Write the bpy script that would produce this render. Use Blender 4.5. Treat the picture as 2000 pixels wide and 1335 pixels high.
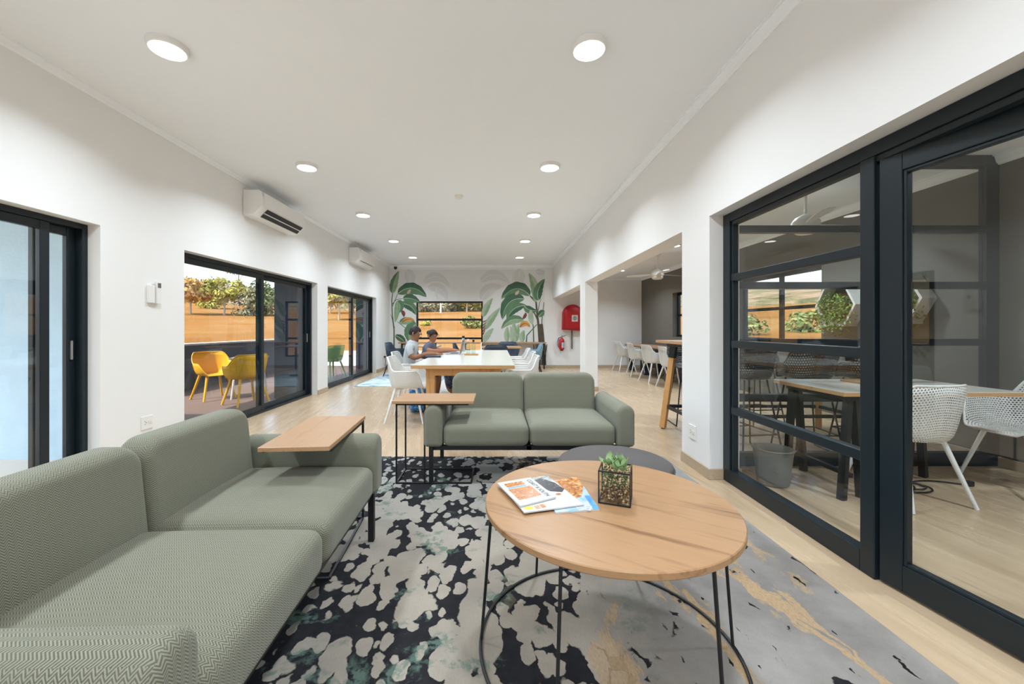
import bpy, bmesh, math, random
import numpy as np
from mathutils import Vector, Matrix

for o in list(bpy.data.objects):
    bpy.data.objects.remove(o, do_unlink=True)
scene = bpy.context.scene
COL = scene.collection
PI = math.pi
R = math.radians
rnd = random.Random(7)

# ------------------------------------------------------------------ camera
# image frame 2000 x 1335, principal point (969, 640), focal length 785 px, eye 1.20 m above the floor
HC, F, CX, CY = 1.20, 785.0, 969.0, 640.0
cam_d = bpy.data.cameras.new('camera')
cam = bpy.data.objects.new('camera', cam_d)
COL.objects.link(cam)
cam.location = (0, 0, HC)
cam.rotation_euler = (R(90), 0, 0)
cam_d.sensor_width = 36.0
cam_d.lens = F * 36.0 / 2000.0
cam_d.shift_x = (1000 - CX) / 2000.0
cam_d.shift_y = -(667.5 - CY) / 2000.0
cam_d.clip_start = 0.05
cam_d.clip_end = 1000
scene.camera = cam

# ------------------------------------------------------------------ world, sun, exposure
SUN_ELEV, SUN_STR, SKY_STR = 50.0, 4.8, 0.52
DOWNLIGHT_W = 19.0
scene.view_settings.view_transform = 'Standard'
scene.view_settings.look = 'None'
scene.view_settings.gamma = 1.0
scene.view_settings.use_curve_mapping = False
scene.view_settings.exposure = 0.42

w = bpy.data.worlds.new('sky')
scene.world = w
w.use_nodes = True
nt = w.node_tree
nt.nodes.clear()
sky = nt.nodes.new('ShaderNodeTexSky')
sky.sky_type = 'NISHITA'
sky.sun_disc = False
sky.sun_elevation = R(SUN_ELEV)
sky.sun_rotation = R(-135)
sky.air_density = 1.0
sky.dust_density = 1.6
bg = nt.nodes.new('ShaderNodeBackground')
bg.inputs['Strength'].default_value = SKY_STR
wo = nt.nodes.new('ShaderNodeOutputWorld')
nt.links.new(sky.outputs[0], bg.inputs[0])
nt.links.new(bg.outputs[0], wo.inputs[0])

sd = bpy.data.lights.new('sun', 'SUN')
sd.energy = SUN_STR
sd.angle = R(0.6)
sd.color = (1.0, 0.93, 0.82)
sun = bpy.data.objects.new('sun', sd)
COL.objects.link(sun)
ce, se = math.cos(R(SUN_ELEV)), math.sin(R(SUN_ELEV))
sun.rotation_euler = Vector((0.707 * ce, 0.707 * ce, -se)).to_track_quat('-Z', 'Y').to_euler()
sun.location = (-20, -20, 28)

# ------------------------------------------------------------------ helpers
def px(x, y, z=0.0):
    """floor-parallel plane at height z seen at pixel (x, y) -> world point"""
    Y = F * (HC - z) / (y - CY)
    return Vector(((x - CX) * Y / F, Y, z))

def rot2(p, a):
    c, s = math.cos(a), math.sin(a)
    return (p[0] * c - p[1] * s, p[0] * s + p[1] * c)

class MB:
    def __init__(self):
        self.v, self.f, self.m, self.uv = [], [], [], None
    def add(self, vs, fs, mi=0):
        o = len(self.v)
        self.v += [tuple(p) for p in vs]
        self.f += [tuple(i + o for i in f) for f in fs]
        self.m += [mi] * len(fs)
        return self
    def box(self, x0, y0, z0, x1, y1, z1, mi=0, rz=0, c=None):
        vs = [(x, y, z) for z in (z0, z1) for y in (y0, y1) for x in (x0, x1)]
        if rz:
            cx, cy = c if c else ((x0 + x1) / 2, (y0 + y1) / 2)
            vs = [(cx + rot2((p[0] - cx, p[1] - cy), rz)[0], cy + rot2((p[0] - cx, p[1] - cy), rz)[1], p[2]) for p in vs]
        return self.add(vs, [(0, 2, 3, 1), (4, 5, 7, 6), (0, 1, 5, 4), (2, 6, 7, 3), (0, 4, 6, 2), (1, 3, 7, 5)], mi)
    def tube(self, pts, r, n=8, closed=False, mi=0):
        pts = [Vector(p) for p in pts]
        k = len(pts)
        rs = r if isinstance(r, (list, tuple)) else [r] * k
        vs, fs = [], []
        up = Vector((0, 0, 1))
        t0 = (pts[1] - pts[0]).normalized()
        nrm = t0.cross(up)
        if nrm.length < 1e-3:
            nrm = t0.cross(Vector((1, 0, 0)))
        nrm.normalize()
        for i in range(k):
            if closed:
                t = (pts[(i + 1) % k] - pts[i - 1]).normalized()
            else:
                t = (pts[min(i + 1, k - 1)] - pts[max(i - 1, 0)]).normalized()
            nrm = (nrm - t * nrm.dot(t))
            if nrm.length < 1e-6:
                nrm = t.orthogonal()
            nrm.normalize()
            b = t.cross(nrm)
            for j in range(n):
                a = 2 * PI * j / n
                vs.append(pts[i] + (nrm * math.cos(a) + b * math.sin(a)) * rs[i])
        seg = k if closed else k - 1
        for i in range(seg):
            i2 = (i + 1) % k
            for j in range(n):
                j2 = (j + 1) % n
                fs.append((i * n + j, i * n + j2, i2 * n + j2, i2 * n + j))
        if not closed:
            fs.append(tuple(range(n - 1, -1, -1)))
            fs.append(tuple((k - 1) * n + j for j in range(n)))
        return self.add(vs, fs, mi)
    def bar(self, p, q, w, h=None, mi=0):
        """square bar between two points"""
        h = h or w
        p, q = Vector(p), Vector(q)
        t = (q - p).normalized()
        s = t.cross(Vector((0, 0, 1)))
        if s.length < 1e-3:
            s = Vector((1, 0, 0))
        s.normalize()
        u = s.cross(t).normalized()
        vs = []
        for c in (p, q):
            for a, b in ((-1, -1), (1, -1), (1, 1), (-1, 1)):
                vs.append(c + s * a * w / 2 + u * b * h / 2)
        return self.add(vs, [(0, 1, 2, 3), (7, 6, 5, 4), (0, 4, 5, 1), (1, 5, 6, 2), (2, 6, 7, 3), (3, 7, 4, 0)], mi)
    def lathe(self, prof, n=24, c=(0, 0, 0), mi=0):
        vs, fs = [], []
        for (r, z) in prof:
            for j in range(n):
                a = 2 * PI * j / n
                vs.append((c[0] + r * math.cos(a), c[1] + r * math.sin(a), c[2] + z))
        k = len(prof)
        for i in range(k - 1):
            for j in range(n):
                j2 = (j + 1) % n
                fs.append((i * n + j, i * n + j2, (i + 1) * n + j2, (i + 1) * n + j))
        if prof[0][0] > 1e-6:
            fs.append(tuple(range(n - 1, -1, -1)))
        if prof[-1][0] > 1e-6:
            fs.append(tuple((k - 1) * n + j for j in range(n)))
        return self.add(vs, fs, mi)
    def prism(self, loop, ax, a0, a1, er=0.0, m=4, inset=None, mi=0):
        """extrude a 2-D loop; ax maps (u, v, w) to xyz; inset(d) returns the loop shrunk by d (for rounded rims)"""
        rings = []
        if er > 0:
            for i in range(m + 1):
                a = i / m * PI / 2
                rings.append((inset(er * (1 - math.sin(a))), a0 + er * (1 - math.cos(a))))
            for i in range(m, -1, -1):
                a = i / m * PI / 2
                rings.append((inset(er * (1 - math.sin(a))), a1 - er * (1 - math.cos(a))))
        else:
            rings = [(loop, a0), (loop, a1)]
        n = len(rings[0][0])
        vs, fs = [], []
        for lp, ww in rings:
            for (u, v) in lp:
                vs.append(ax(u, v, ww))
        for i in range(len(rings) - 1):
            for j in range(n):
                j2 = (j + 1) % n
                fs.append((i * n + j, i * n + j2, (i + 1) * n + j2, (i + 1) * n + j))
        fs.append(tuple(range(n - 1, -1, -1)))
        fs.append(tuple((len(rings) - 1) * n + j for j in range(n)))
        return self.add(vs, fs, mi)
    def build(self, name, mats, parent=None, smooth=False, bevel=0.0, loc=(0, 0, 0), rz=0.0, fixn=True, ang=38):
        me = bpy.data.meshes.new(name)
        me.from_pydata(self.v, [], self.f)
        if not isinstance(mats, (list, tuple)):
            mats = [mats]
        for mt in mats:
            me.materials.append(mt)
        if len(mats) > 1:
            me.polygons.foreach_set('material_index', self.m)
        if fixn:
            b = bmesh.new(); b.from_mesh(me)
            bmesh.ops.recalc_face_normals(b, faces=b.faces)
            b.to_mesh(me); b.free()
        uvl = me.uv_layers.new(name='UVMap')
        if self.uv is not None:
            li = np.zeros(len(me.loops), dtype=np.int32)
            me.loops.foreach_get('vertex_index', li)
            uvl.data.foreach_set('uv', np.array(self.uv, dtype=np.float32)[li].ravel())
        else:
            boxuv(me, uvl)
        if smooth:
            me.polygons.foreach_set('use_smooth', [True] * len(me.polygons))
            me.set_sharp_from_angle(angle=R(ang))
        me.update()
        ob = bpy.data.objects.new(name, me)
        COL.objects.link(ob)
        ob.location = loc
        ob.rotation_euler = (0, 0, rz)
        if parent is not None:
            ob.parent = parent
        if bevel > 0:
            md = ob.modifiers.new('bevel', 'BEVEL')
            md.width = bevel; md.segments = 2; md.limit_method = 'ANGLE'; md.angle_limit = R(40)
        return ob

def boxuv(me, uvl):
    nl, npoly = len(me.loops), len(me.polygons)
    if nl == 0:
        return
    co = np.zeros(len(me.vertices) * 3); me.vertices.foreach_get('co', co); co = co.reshape(-1, 3)
    li = np.zeros(nl, dtype=np.int32); me.loops.foreach_get('vertex_index', li)
    ls = np.zeros(npoly, dtype=np.int32); me.polygons.foreach_get('loop_total', ls)
    nr = np.zeros(npoly * 3); me.polygons.foreach_get('normal', nr); nr = np.abs(nr.reshape(-1, 3))
    d = np.repeat(np.argmax(nr, axis=1), ls)
    p = co[li]
    uv = np.where((d == 0)[:, None], p[:, [1, 2]], np.where((d == 1)[:, None], p[:, [0, 2]], p[:, [0, 1]]))
    uvl.data.foreach_set('uv', uv.astype(np.float32).ravel())

def thing(name, label, cat, loc=(0, 0, 0), rz=0.0, group=None):
    o = bpy.data.objects.new(name, None)
    o.empty_display_size = 0.1
    COL.objects.link(o)
    o.location = loc
    o.rotation_euler = (0, 0, rz)
    return tag(o, label, cat, group)

def tag(o, label, cat, group=None):
    o['label'] = label
    o['category'] = cat
    if group:
        o['group'] = group
    return o

def struct(o, label=None):
    o['kind'] = 'structure'
    if label:
        o['label'] = label
    return o

def sempty(name, label):
    o = bpy.data.objects.new(name, None)
    COL.objects.link(o)
    return struct(o, label)

def copy_tree(o, parent=None, **kw):
    c = o.copy()
    COL.objects.link(c)
    if parent is not None:
        c.parent = parent
    for ch in o.children:
        copy_tree(ch, c)
    if parent is None:
        c.location = kw.get('loc', o.location)
        c.rotation_euler = (0, 0, kw.get('rz', 0))
        if 'label' in kw:
            c['label'] = kw['label']
        if 'group' in kw:
            c['group'] = kw['group']
    return c

def rrect(w, h, r, n=6, cx=0, cy=0):
    """rounded rectangle loop, r = (bl, br, tr, tl)"""
    if not isinstance(r, (tuple, list)):
        r = (r,) * 4
    pts = []
    cs = ((-w / 2, -h / 2, 1, 1, PI), (w / 2, -h / 2, -1, 1, 1.5 * PI), (w / 2, h / 2, -1, -1, 0), (-w / 2, h / 2, 1, -1, .5 * PI))
    for (x, y, sx, sy, a0), q in zip(cs, r):
        q = max(q, 1e-4)
        for i in range(n + 1):
            a = a0 + i / n * PI / 2
            pts.append((cx + x + sx * q + q * math.cos(a), cy + y + sy * q + q * math.sin(a)))
    return pts

def rrect_prism(mb, w, h, r, ax, a0, a1, er, cx=0, cy=0, n=6, m=4, mi=0):
    rr = r if isinstance(r, (tuple, list)) else (r,) * 4
    mb.prism(rrect(w, h, rr, n, cx, cy), ax, a0, a1, er, m,
             lambda d: rrect(w - 2 * d, h - 2 * d, tuple(max(q - d, 2e-4) for q in rr), n, cx, cy), mi)
    return mb

def rbox(mb, x0, y0, z0, x1, y1, z1, r, n=14, bulge=0.0, mi=0, rv=None):
    """cushion: subdivided box rounded by r, top crowned by bulge"""
    w, d, h = x1 - x0, y1 - y0, z1 - z0
    c = Vector(((x0 + x1) / 2, (y0 + y1) / 2, (z0 + z1) / 2))
    hs = (w / 2, d / 2, h / 2)
    rv = rv or (r, r, r)
    idx, vs, fs = {}, [], []
    g = []
    for i in range(n + 1):      # denser near the edges
        t = i / n * 2 - 1
        g.append(math.sin(t * PI / 2) * 0.55 + t * 0.45)
    def V(a, b, e):
        k = (round(a, 5), round(b, 5), round(e, 5))
        if k not in idx:
            p = Vector((a * hs[0], b * hs[1], e * hs[2]))
            q = Vector([max(-(hs[i] - rv[i]), min(hs[i] - rv[i], p[i])) for i in range(3)])
            dd = Vector([(p[i] - q[i]) / rv[i] for i in range(3)])
            if dd.length > 1e-9:
                mx = max(abs(t) for t in dd)
                dn = dd.normalized() * mx
                p = q + Vector([dn[i] * rv[i] for i in range(3)])
            if bulge and e > 0:
                p.z += bulge * max(0, 1 - a * a) ** .7 * max(0, 1 - b * b) ** .7 * e
            idx[k] = len(vs)
            vs.append(p + c)
        return idx[k]
    for i in range(n):
        for j in range(n):
            a, b, a2, b2 = g[i], g[j], g[i + 1], g[j + 1]
            for s in (-1, 1):
                for q in ([V(a, b, s), V(a2, b, s), V(a2, b2, s), V(a, b2, s)],
                          [V(a, s, b), V(a2, s, b), V(a2, s, b2), V(a, s, b2)],
                          [V(s, a, b), V(s, a2, b), V(s, a2, b2), V(s, a, b2)]):
                    if len(set(q)) == 4:
                        fs.append(tuple(q))
    return mb.add(vs, fs, mi)

def sstep(a, b, x):
    t = max(0.0, min(1.0, (x - a) / (b - a)))
    return t * t * (3 - 2 * t)

# ------------------------------------------------------------------ materials
def newmat(name):
    m = bpy.data.materials.new(name)
    m.use_nodes = True
    nt = m.node_tree
    return m, nt, nt.nodes['Principled BSDF']

class NT:
    """tiny node helper"""
    def __init__(self, nt):
        self.nt = nt
    def n(self, t, **kw):
        nd = self.nt.nodes.new(t)
        for k, v in kw.items():
            setattr(nd, k, v)
        return nd
    def set(self, inp, v):
        if hasattr(v, 'links') or isinstance(v, bpy.types.NodeSocket):
            self.nt.links.new(v, inp)
        else:
            inp.default_value = v
    def math(self, op, a, b=None, c=None, clamp=False):
        nd = self.n('ShaderNodeMath', operation=op, use_clamp=clamp)
        self.set(nd.inputs[0], a)
        if b is not None: self.set(nd.inputs[1], b)
        if c is not None: self.set(nd.inputs[2], c)
        return nd.outputs[0]
    def coord(self, kind='Object'):
        return self.n('ShaderNodeTexCoord').outputs[kind]
    def mapping(self, v, loc=(0, 0, 0), rot=(0, 0, 0), scale=(1, 1, 1)):
        nd = self.n('ShaderNodeMapping')
        self.set(nd.inputs['Vector'], v)
        nd.inputs['Location'].default_value = loc
        nd.inputs['Rotation'].default_value = rot
        nd.inputs['Scale'].default_value = scale
        return nd.outputs[0]
    def sep(self, v):
        nd = self.n('ShaderNodeSeparateXYZ'); self.set(nd.inputs[0], v)
        return nd.outputs
    def comb(self, x, y, z=0.0):
        nd = self.n('ShaderNodeCombineXYZ')
        self.set(nd.inputs[0], x); self.set(nd.inputs[1], y); self.set(nd.inputs[2], z)
        return nd.outputs[0]
    def noise(self, v, scale, detail=3, rough=.5, dist=0.0, col=False):
        nd = self.n('ShaderNodeTexNoise')
        self.set(nd.inputs['Vector'], v)
        nd.inputs['Scale'].default_value = scale
        nd.inputs['Detail'].default_value = detail
        nd.inputs['Roughness'].default_value = rough
        nd.inputs['Distortion'].default_value = dist
        return nd.outputs['Color' if col else 'Fac']
    def voro(self, v, scale, feature='F1', out='Distance', rand=1.0, smooth=.3):
        nd = self.n('ShaderNodeTexVoronoi', feature=feature)
        self.set(nd.inputs['Vector'], v)
        nd.inputs['Scale'].default_value = scale
        nd.inputs['Randomness'].default_value = rand
        if feature == 'SMOOTH_F1':
            nd.inputs['Smoothness'].default_value = smooth
        return nd.outputs[out]
    def ramp(self, fac, stops, interp='LINEAR'):
        nd = self.n('ShaderNodeValToRGB')
        self.set(nd.inputs[0], fac)
        cr = nd.color_ramp
        cr.interpolation = interp
        while len(cr.elements) < len(stops):
            cr.elements.new(0.5)
        for e, (p, c) in zip(cr.elements, stops):
            e.position = p
            e.color = (c, c, c, 1) if isinstance(c, (int, float)) else (*c, 1)
        return nd.outputs[0]
    def mix(self, fac, a, b, blend='MIX'):
        nd = self.n('ShaderNodeMix', data_type='RGBA', blend_type=blend)
        self.set(nd.inputs[0], fac)
        for inp, v in ((nd.inputs[6], a), (nd.inputs[7], b)):
            if isinstance(v, (tuple, list)):
                inp.default_value = (*v, 1)
            else:
                self.set(inp, v)
        return nd.outputs[2]
    def bump(self, h, strength=.3, dist=.01):
        nd = self.n('ShaderNodeBump')
        nd.inputs['Strength'].default_value = strength
        nd.inputs['Distance'].default_value = dist
        self.set(nd.inputs['Height'], h)
        return nd.outputs[0]

def flat(name, c, rough=.5, metal=0.0, var=0.04, spec=.4, bumpy=0.0, bscale=200, emit=0):
    """plain paint / plastic / metal with faint procedural variation"""
    m, nt, p = newmat(name)
    h = NT(nt)
    v = h.coord('Object')
    nz = h.noise(v, 6.0, 3)
    a = tuple(max(0, x * (1 - var)) for x in c)
    b = tuple(min(1, x * (1 + var)) for x in c)
    h.set(p.inputs['Base Color'], h.mix(nz, a, b))
    p.inputs['Roughness'].default_value = rough
    p.inputs['Metallic'].default_value = metal
    p.inputs['Specular IOR Level'].default_value = spec
    if bumpy:
        h.set(p.inputs['Normal'], h.bump(h.noise(v, bscale, 4), bumpy, .004))
    if emit:
        p.inputs['Emission Color'].default_value = (*c, 1)
        p.inputs['Emission Strength'].default_value = emit
    return m

def wood(name, c1, c2, axis=0, rough=.38, scale=1.0, rot=0.0):
    m, nt, p = newmat(name)
    h = NT(nt)
    sc = [14.0, 14.0, 14.0]
    sc[axis] = 1.1
    v = h.mapping(h.coord('Object'), rot=(0, 0, rot))
    v = h.mapping(v, scale=tuple(s * scale for s in sc))
    g1 = h.noise(v, 1.0, 5, .6, .6)
    g2 = h.noise(v, 6.0, 3, .6, .2)
    g = h.math('ADD', h.math('MULTIPLY', g1, .75), h.math('MULTIPLY', g2, .25))
    c = h.ramp(g, [(.35, c2), (.47, c1), (.56, tuple(x * .93 for x in c1)), (.70, tuple(min(1, x * 1.12) for x in c1))])
    h.set(p.inputs['Base Color'], c)
    p.inputs['Roughness'].default_value = rough
    h.set(p.inputs['Normal'], h.bump(g2, .06, .002))
    return m

def glass(name, tint=(.97, .985, .98), refl=1.5):
    m = bpy.data.materials.new(name)
    m.use_nodes = True
    nt = m.node_tree
    nt.nodes.clear()
    h = NT(nt)
    tr = h.n('ShaderNodeBsdfTransparent'); tr.inputs[0].default_value = (*tint, 1)
    gl = h.n('ShaderNodeBsdfGlossy'); gl.inputs['Roughness'].default_value = 0.0
    lw = h.n('ShaderNodeLayerWeight'); lw.inputs[0].default_value = .5
    f0 = ((refl - 1) / (refl + 1)) ** 2                     # Schlick reflectance of one glass surface
    fr = h.math('ADD', h.math('MULTIPLY', h.math('POWER', lw.outputs['Facing'], 5.0), 1 - f0), f0)
    mx = h.n('ShaderNodeMixShader')
    nt.links.new(fr, mx.inputs[0])
    nt.links.new(tr.outputs[0], mx.inputs[1])
    nt.links.new(gl.outputs[0], mx.inputs[2])
    ou = h.n('ShaderNodeOutputMaterial')
    nt.links.new(mx.outputs[0], ou.inputs[0])
    return m

M = {}
M['wall'] = flat('white_wall_paint', (.84, .835, .825), .55, var=.012, bumpy=.03, bscale=120)
M['ceil'] = flat('white_ceiling_paint', (.905, .935, .965), .7, var=.01)
M['taupe'] = flat('dark_taupe_wall_paint', (.15, .14, .12), .6, var=.05, bumpy=.05)
M['frame'] = flat('charcoal_powder_coat', (.008, .015, .020), .36, var=.1)
M['black'] = flat('black_metal', (.012, .012, .013), .42, var=.1)
M['blackp'] = flat('black_plastic', (.02, .02, .022), .45)
M['white'] = flat('white_plastic', (.82, .81, .79), .35, var=.02)
M['cream'] = flat('cream_plastic', (.80, .77, .70), .4, var=.02)
M['skirting'] = wood('skirting_wood', (.52, .40, .28), (.40, .29, .19), 1, .45)
M['tabletop'] = wood('light_oak_tabletop', (.47, .27, .14), (.32, .165, .075), 0, .36)
M['tabletopy'] = wood('light_oak_tabletop_along', (.47, .27, .14), (.32, .165, .075), 1, .36)
M['coffeewood'] = wood('coffee_table_oak', (.41, .228, .110), (.22, .105, .045), 0, .34, .8, R(32))
M['edgewood'] = wood('oak_edge', (.60, .34, .15), (.45, .24, .10), 0, .45)
M['legwood'] = wood('oak_leg', (.62, .33, .12), (.48, .24, .08), 2, .45)
M['whitetop'] = flat('pale_laminate_top', (.72, .68, .60), .22, var=.03)
M['glass'] = glass('clear_glass')
M['bottle'] = glass('bottle_glass', (.85, .92, .88))
M['chrome'] = flat('brushed_steel', (.6, .6, .58), .3, 1.0)
M['grey_felt'] = flat('grey_felt', (.115, .102, .098), .9, var=.08, bumpy=.4, bscale=500)
M['yellow'] = flat('yellow_plastic', (.80, .44, .02), .45, var=.03)
M['green'] = flat('green_plastic', (.22, .36, .13), .45, var=.03)
M['navy'] = flat('navy_plastic', (.035, .05, .075), .45, var=.05)
M['paleblue'] = flat('pale_blue_plastic', (.22, .36, .46), .45, var=.05)
M['red'] = flat('red_cover_vinyl', (.42, .010, .016), .45, var=.25, bumpy=.3, bscale=8)
M['redpaint'] = flat('red_paint', (.55, .015, .02), .3)
M['pipe'] = flat('grey_pipe', (.16, .14, .13), .45)
M['parapet'] = flat('dark_grey_render', (.10, .11, .125), .8, var=.15, bumpy=.3, bscale=40)
M['bluestucco'] = flat('pale_blue_render', (.42, .56, .64), .85, var=.08, bumpy=.8, bscale=45)
M['navystucco'] = flat('navy_render', (.012, .030, .060), .7, var=.15, bumpy=.4, bscale=45)
M['coping'] = flat('pale_concrete', (.62, .58, .52), .8, var=.08)
M['bin'] = flat('grey_bin_plastic', (.16, .155, .14), .55)
M['skin'] = flat('brown_skin', (.30, .135, .07), .5, var=.05)
M['skin2'] = flat('tan_skin', (.40, .17, .085), .5, var=.05)
M['hair'] = flat('black_hair', (.014, .011, .010), .6, var=.2, bumpy=.5, bscale=90)
M['tee'] = flat('pale_grey_tee', (.50, .54, .56), .85, var=.08, bumpy=.2, bscale=60)
M['top2'] = flat('slate_blouse', (.11, .12, .16), .85, var=.25, bumpy=.2, bscale=40)
M['shorts'] = flat('dark_shorts', (.03, .035, .05), .85, var=.2)
M['bark'] = flat('tree_bark', (.45, .34, .24), .9, var=.25, bumpy=.5, bscale=20)
M['lamp'] = flat('lamp_diffuser', (1.0, .97, .92), .5, emit=6.0)
M['gravel'] = flat('amber_gravel', (.20, .10, .035), .7, var=.6)
M['leafdk'] = flat('dark_leaf', (.055, .13, .035), .5, var=.3)
M['leaflt'] = flat('pale_leaf', (.30, .43, .20), .45, var=.4)
M['shade_roof'] = flat('shade_roof_soffit', (.55, .54, .52), .8)

def m_floor():
    m, nt, p = newmat('oak_laminate_floor')
    h = NT(nt)
    v = h.mapping(h.coord('Object'), rot=(0, 0, R(-9)))
    br = h.n('ShaderNodeTexBrick')
    br.offset = .37; br.squash = 1.0
    vb = h.mapping(v, rot=(0, 0, R(90)))
    h.set(br.inputs['Vector'], vb)
    br.inputs['Scale'].default_value = 1.0
    br.inputs['Brick Width'].default_value = 1.28
    br.inputs['Row Height'].default_value = .19
    br.inputs['Mortar Size'].default_value = .0008
    br.inputs['Color1'].default_value = (.2, .2, .2, 1)
    br.inputs['Color2'].default_value = (.8, .8, .8, 1)
    br.inputs['Mortar'].default_value = (.35, .35, .35, 1)
    vg = h.mapping(v, scale=(13, .9, 1))
    g1 = h.noise(vg, 1.0, 6, .62, .8)
    g2 = h.noise(h.mapping(v, scale=(60, 2.5, 1)), 1.0, 4, .6, .3)
    g = h.math('ADD', h.math('MULTIPLY', g1, .65), h.math('MULTIPLY', g2, .35))
    c = h.ramp(g, [(.28, (.33, .225, .13)), (.45, (.53, .385, .245)), (.6, (.60, .445, .295)), (.75, (.68, .525, .365))])
    bw = h.n('ShaderNodeRGBToBW'); h.set(bw.inputs[0], br.outputs['Color'])
    c = h.mix(h.math('MULTIPLY', bw.outputs[0], .14), c, (.46, .34, .22))
    h.set(p.inputs['Base Color'], c)
    h.set(p.inputs['Roughness'], h.ramp(g, [(.3, .33), (.7, .24)]))
    h.set(p.inputs['Normal'], h.bump(g2, .012, .002))
    return m
M['floor'] = m_floor()

def m_herring():
    m, nt, p = newmat('sage_herringbone_fabric')
    h = NT(nt)
    u, v, _ = h.sep(h.coord('UV'))
    tri = h.math('PINGPONG', h.math('DIVIDE', u, .020), .5)
    st = h.math('ADD', h.math('DIVIDE', v, .0075), h.math('MULTIPLY', tri, 3.0))
    wv = h.math('PINGPONG', st, .5)
    wv = h.math('MULTIPLY', wv, 2.0)
    nz = h.noise(h.coord('Object'), 3.5, 4)
    fine = h.noise(h.coord('Object'), 350, 2)
    f = h.math('ADD', h.math('MULTIPLY', wv, .8), h.math('MULTIPLY', fine, .35))
    c = h.ramp(f, [(.22, (.085, .088, .064)), (.55, (.195, .192, .138)), (.95, (.325, .318, .245))])
    c = h.mix(h.ramp(nz, [(.35, 0.0), (.7, .35)]), c, (.20, .20, .145))
    h.set(p.inputs['Base Color'], c)
    p.inputs['Roughness'].default_value = .92
    p.inputs['Specular IOR Level'].default_value = .2
    p.inputs['Sheen Weight'].default_value = .15
    h.set(p.inputs['Normal'], h.bump(f, .35, .002))
    return m
M['sofa'] = m_herring()

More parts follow.
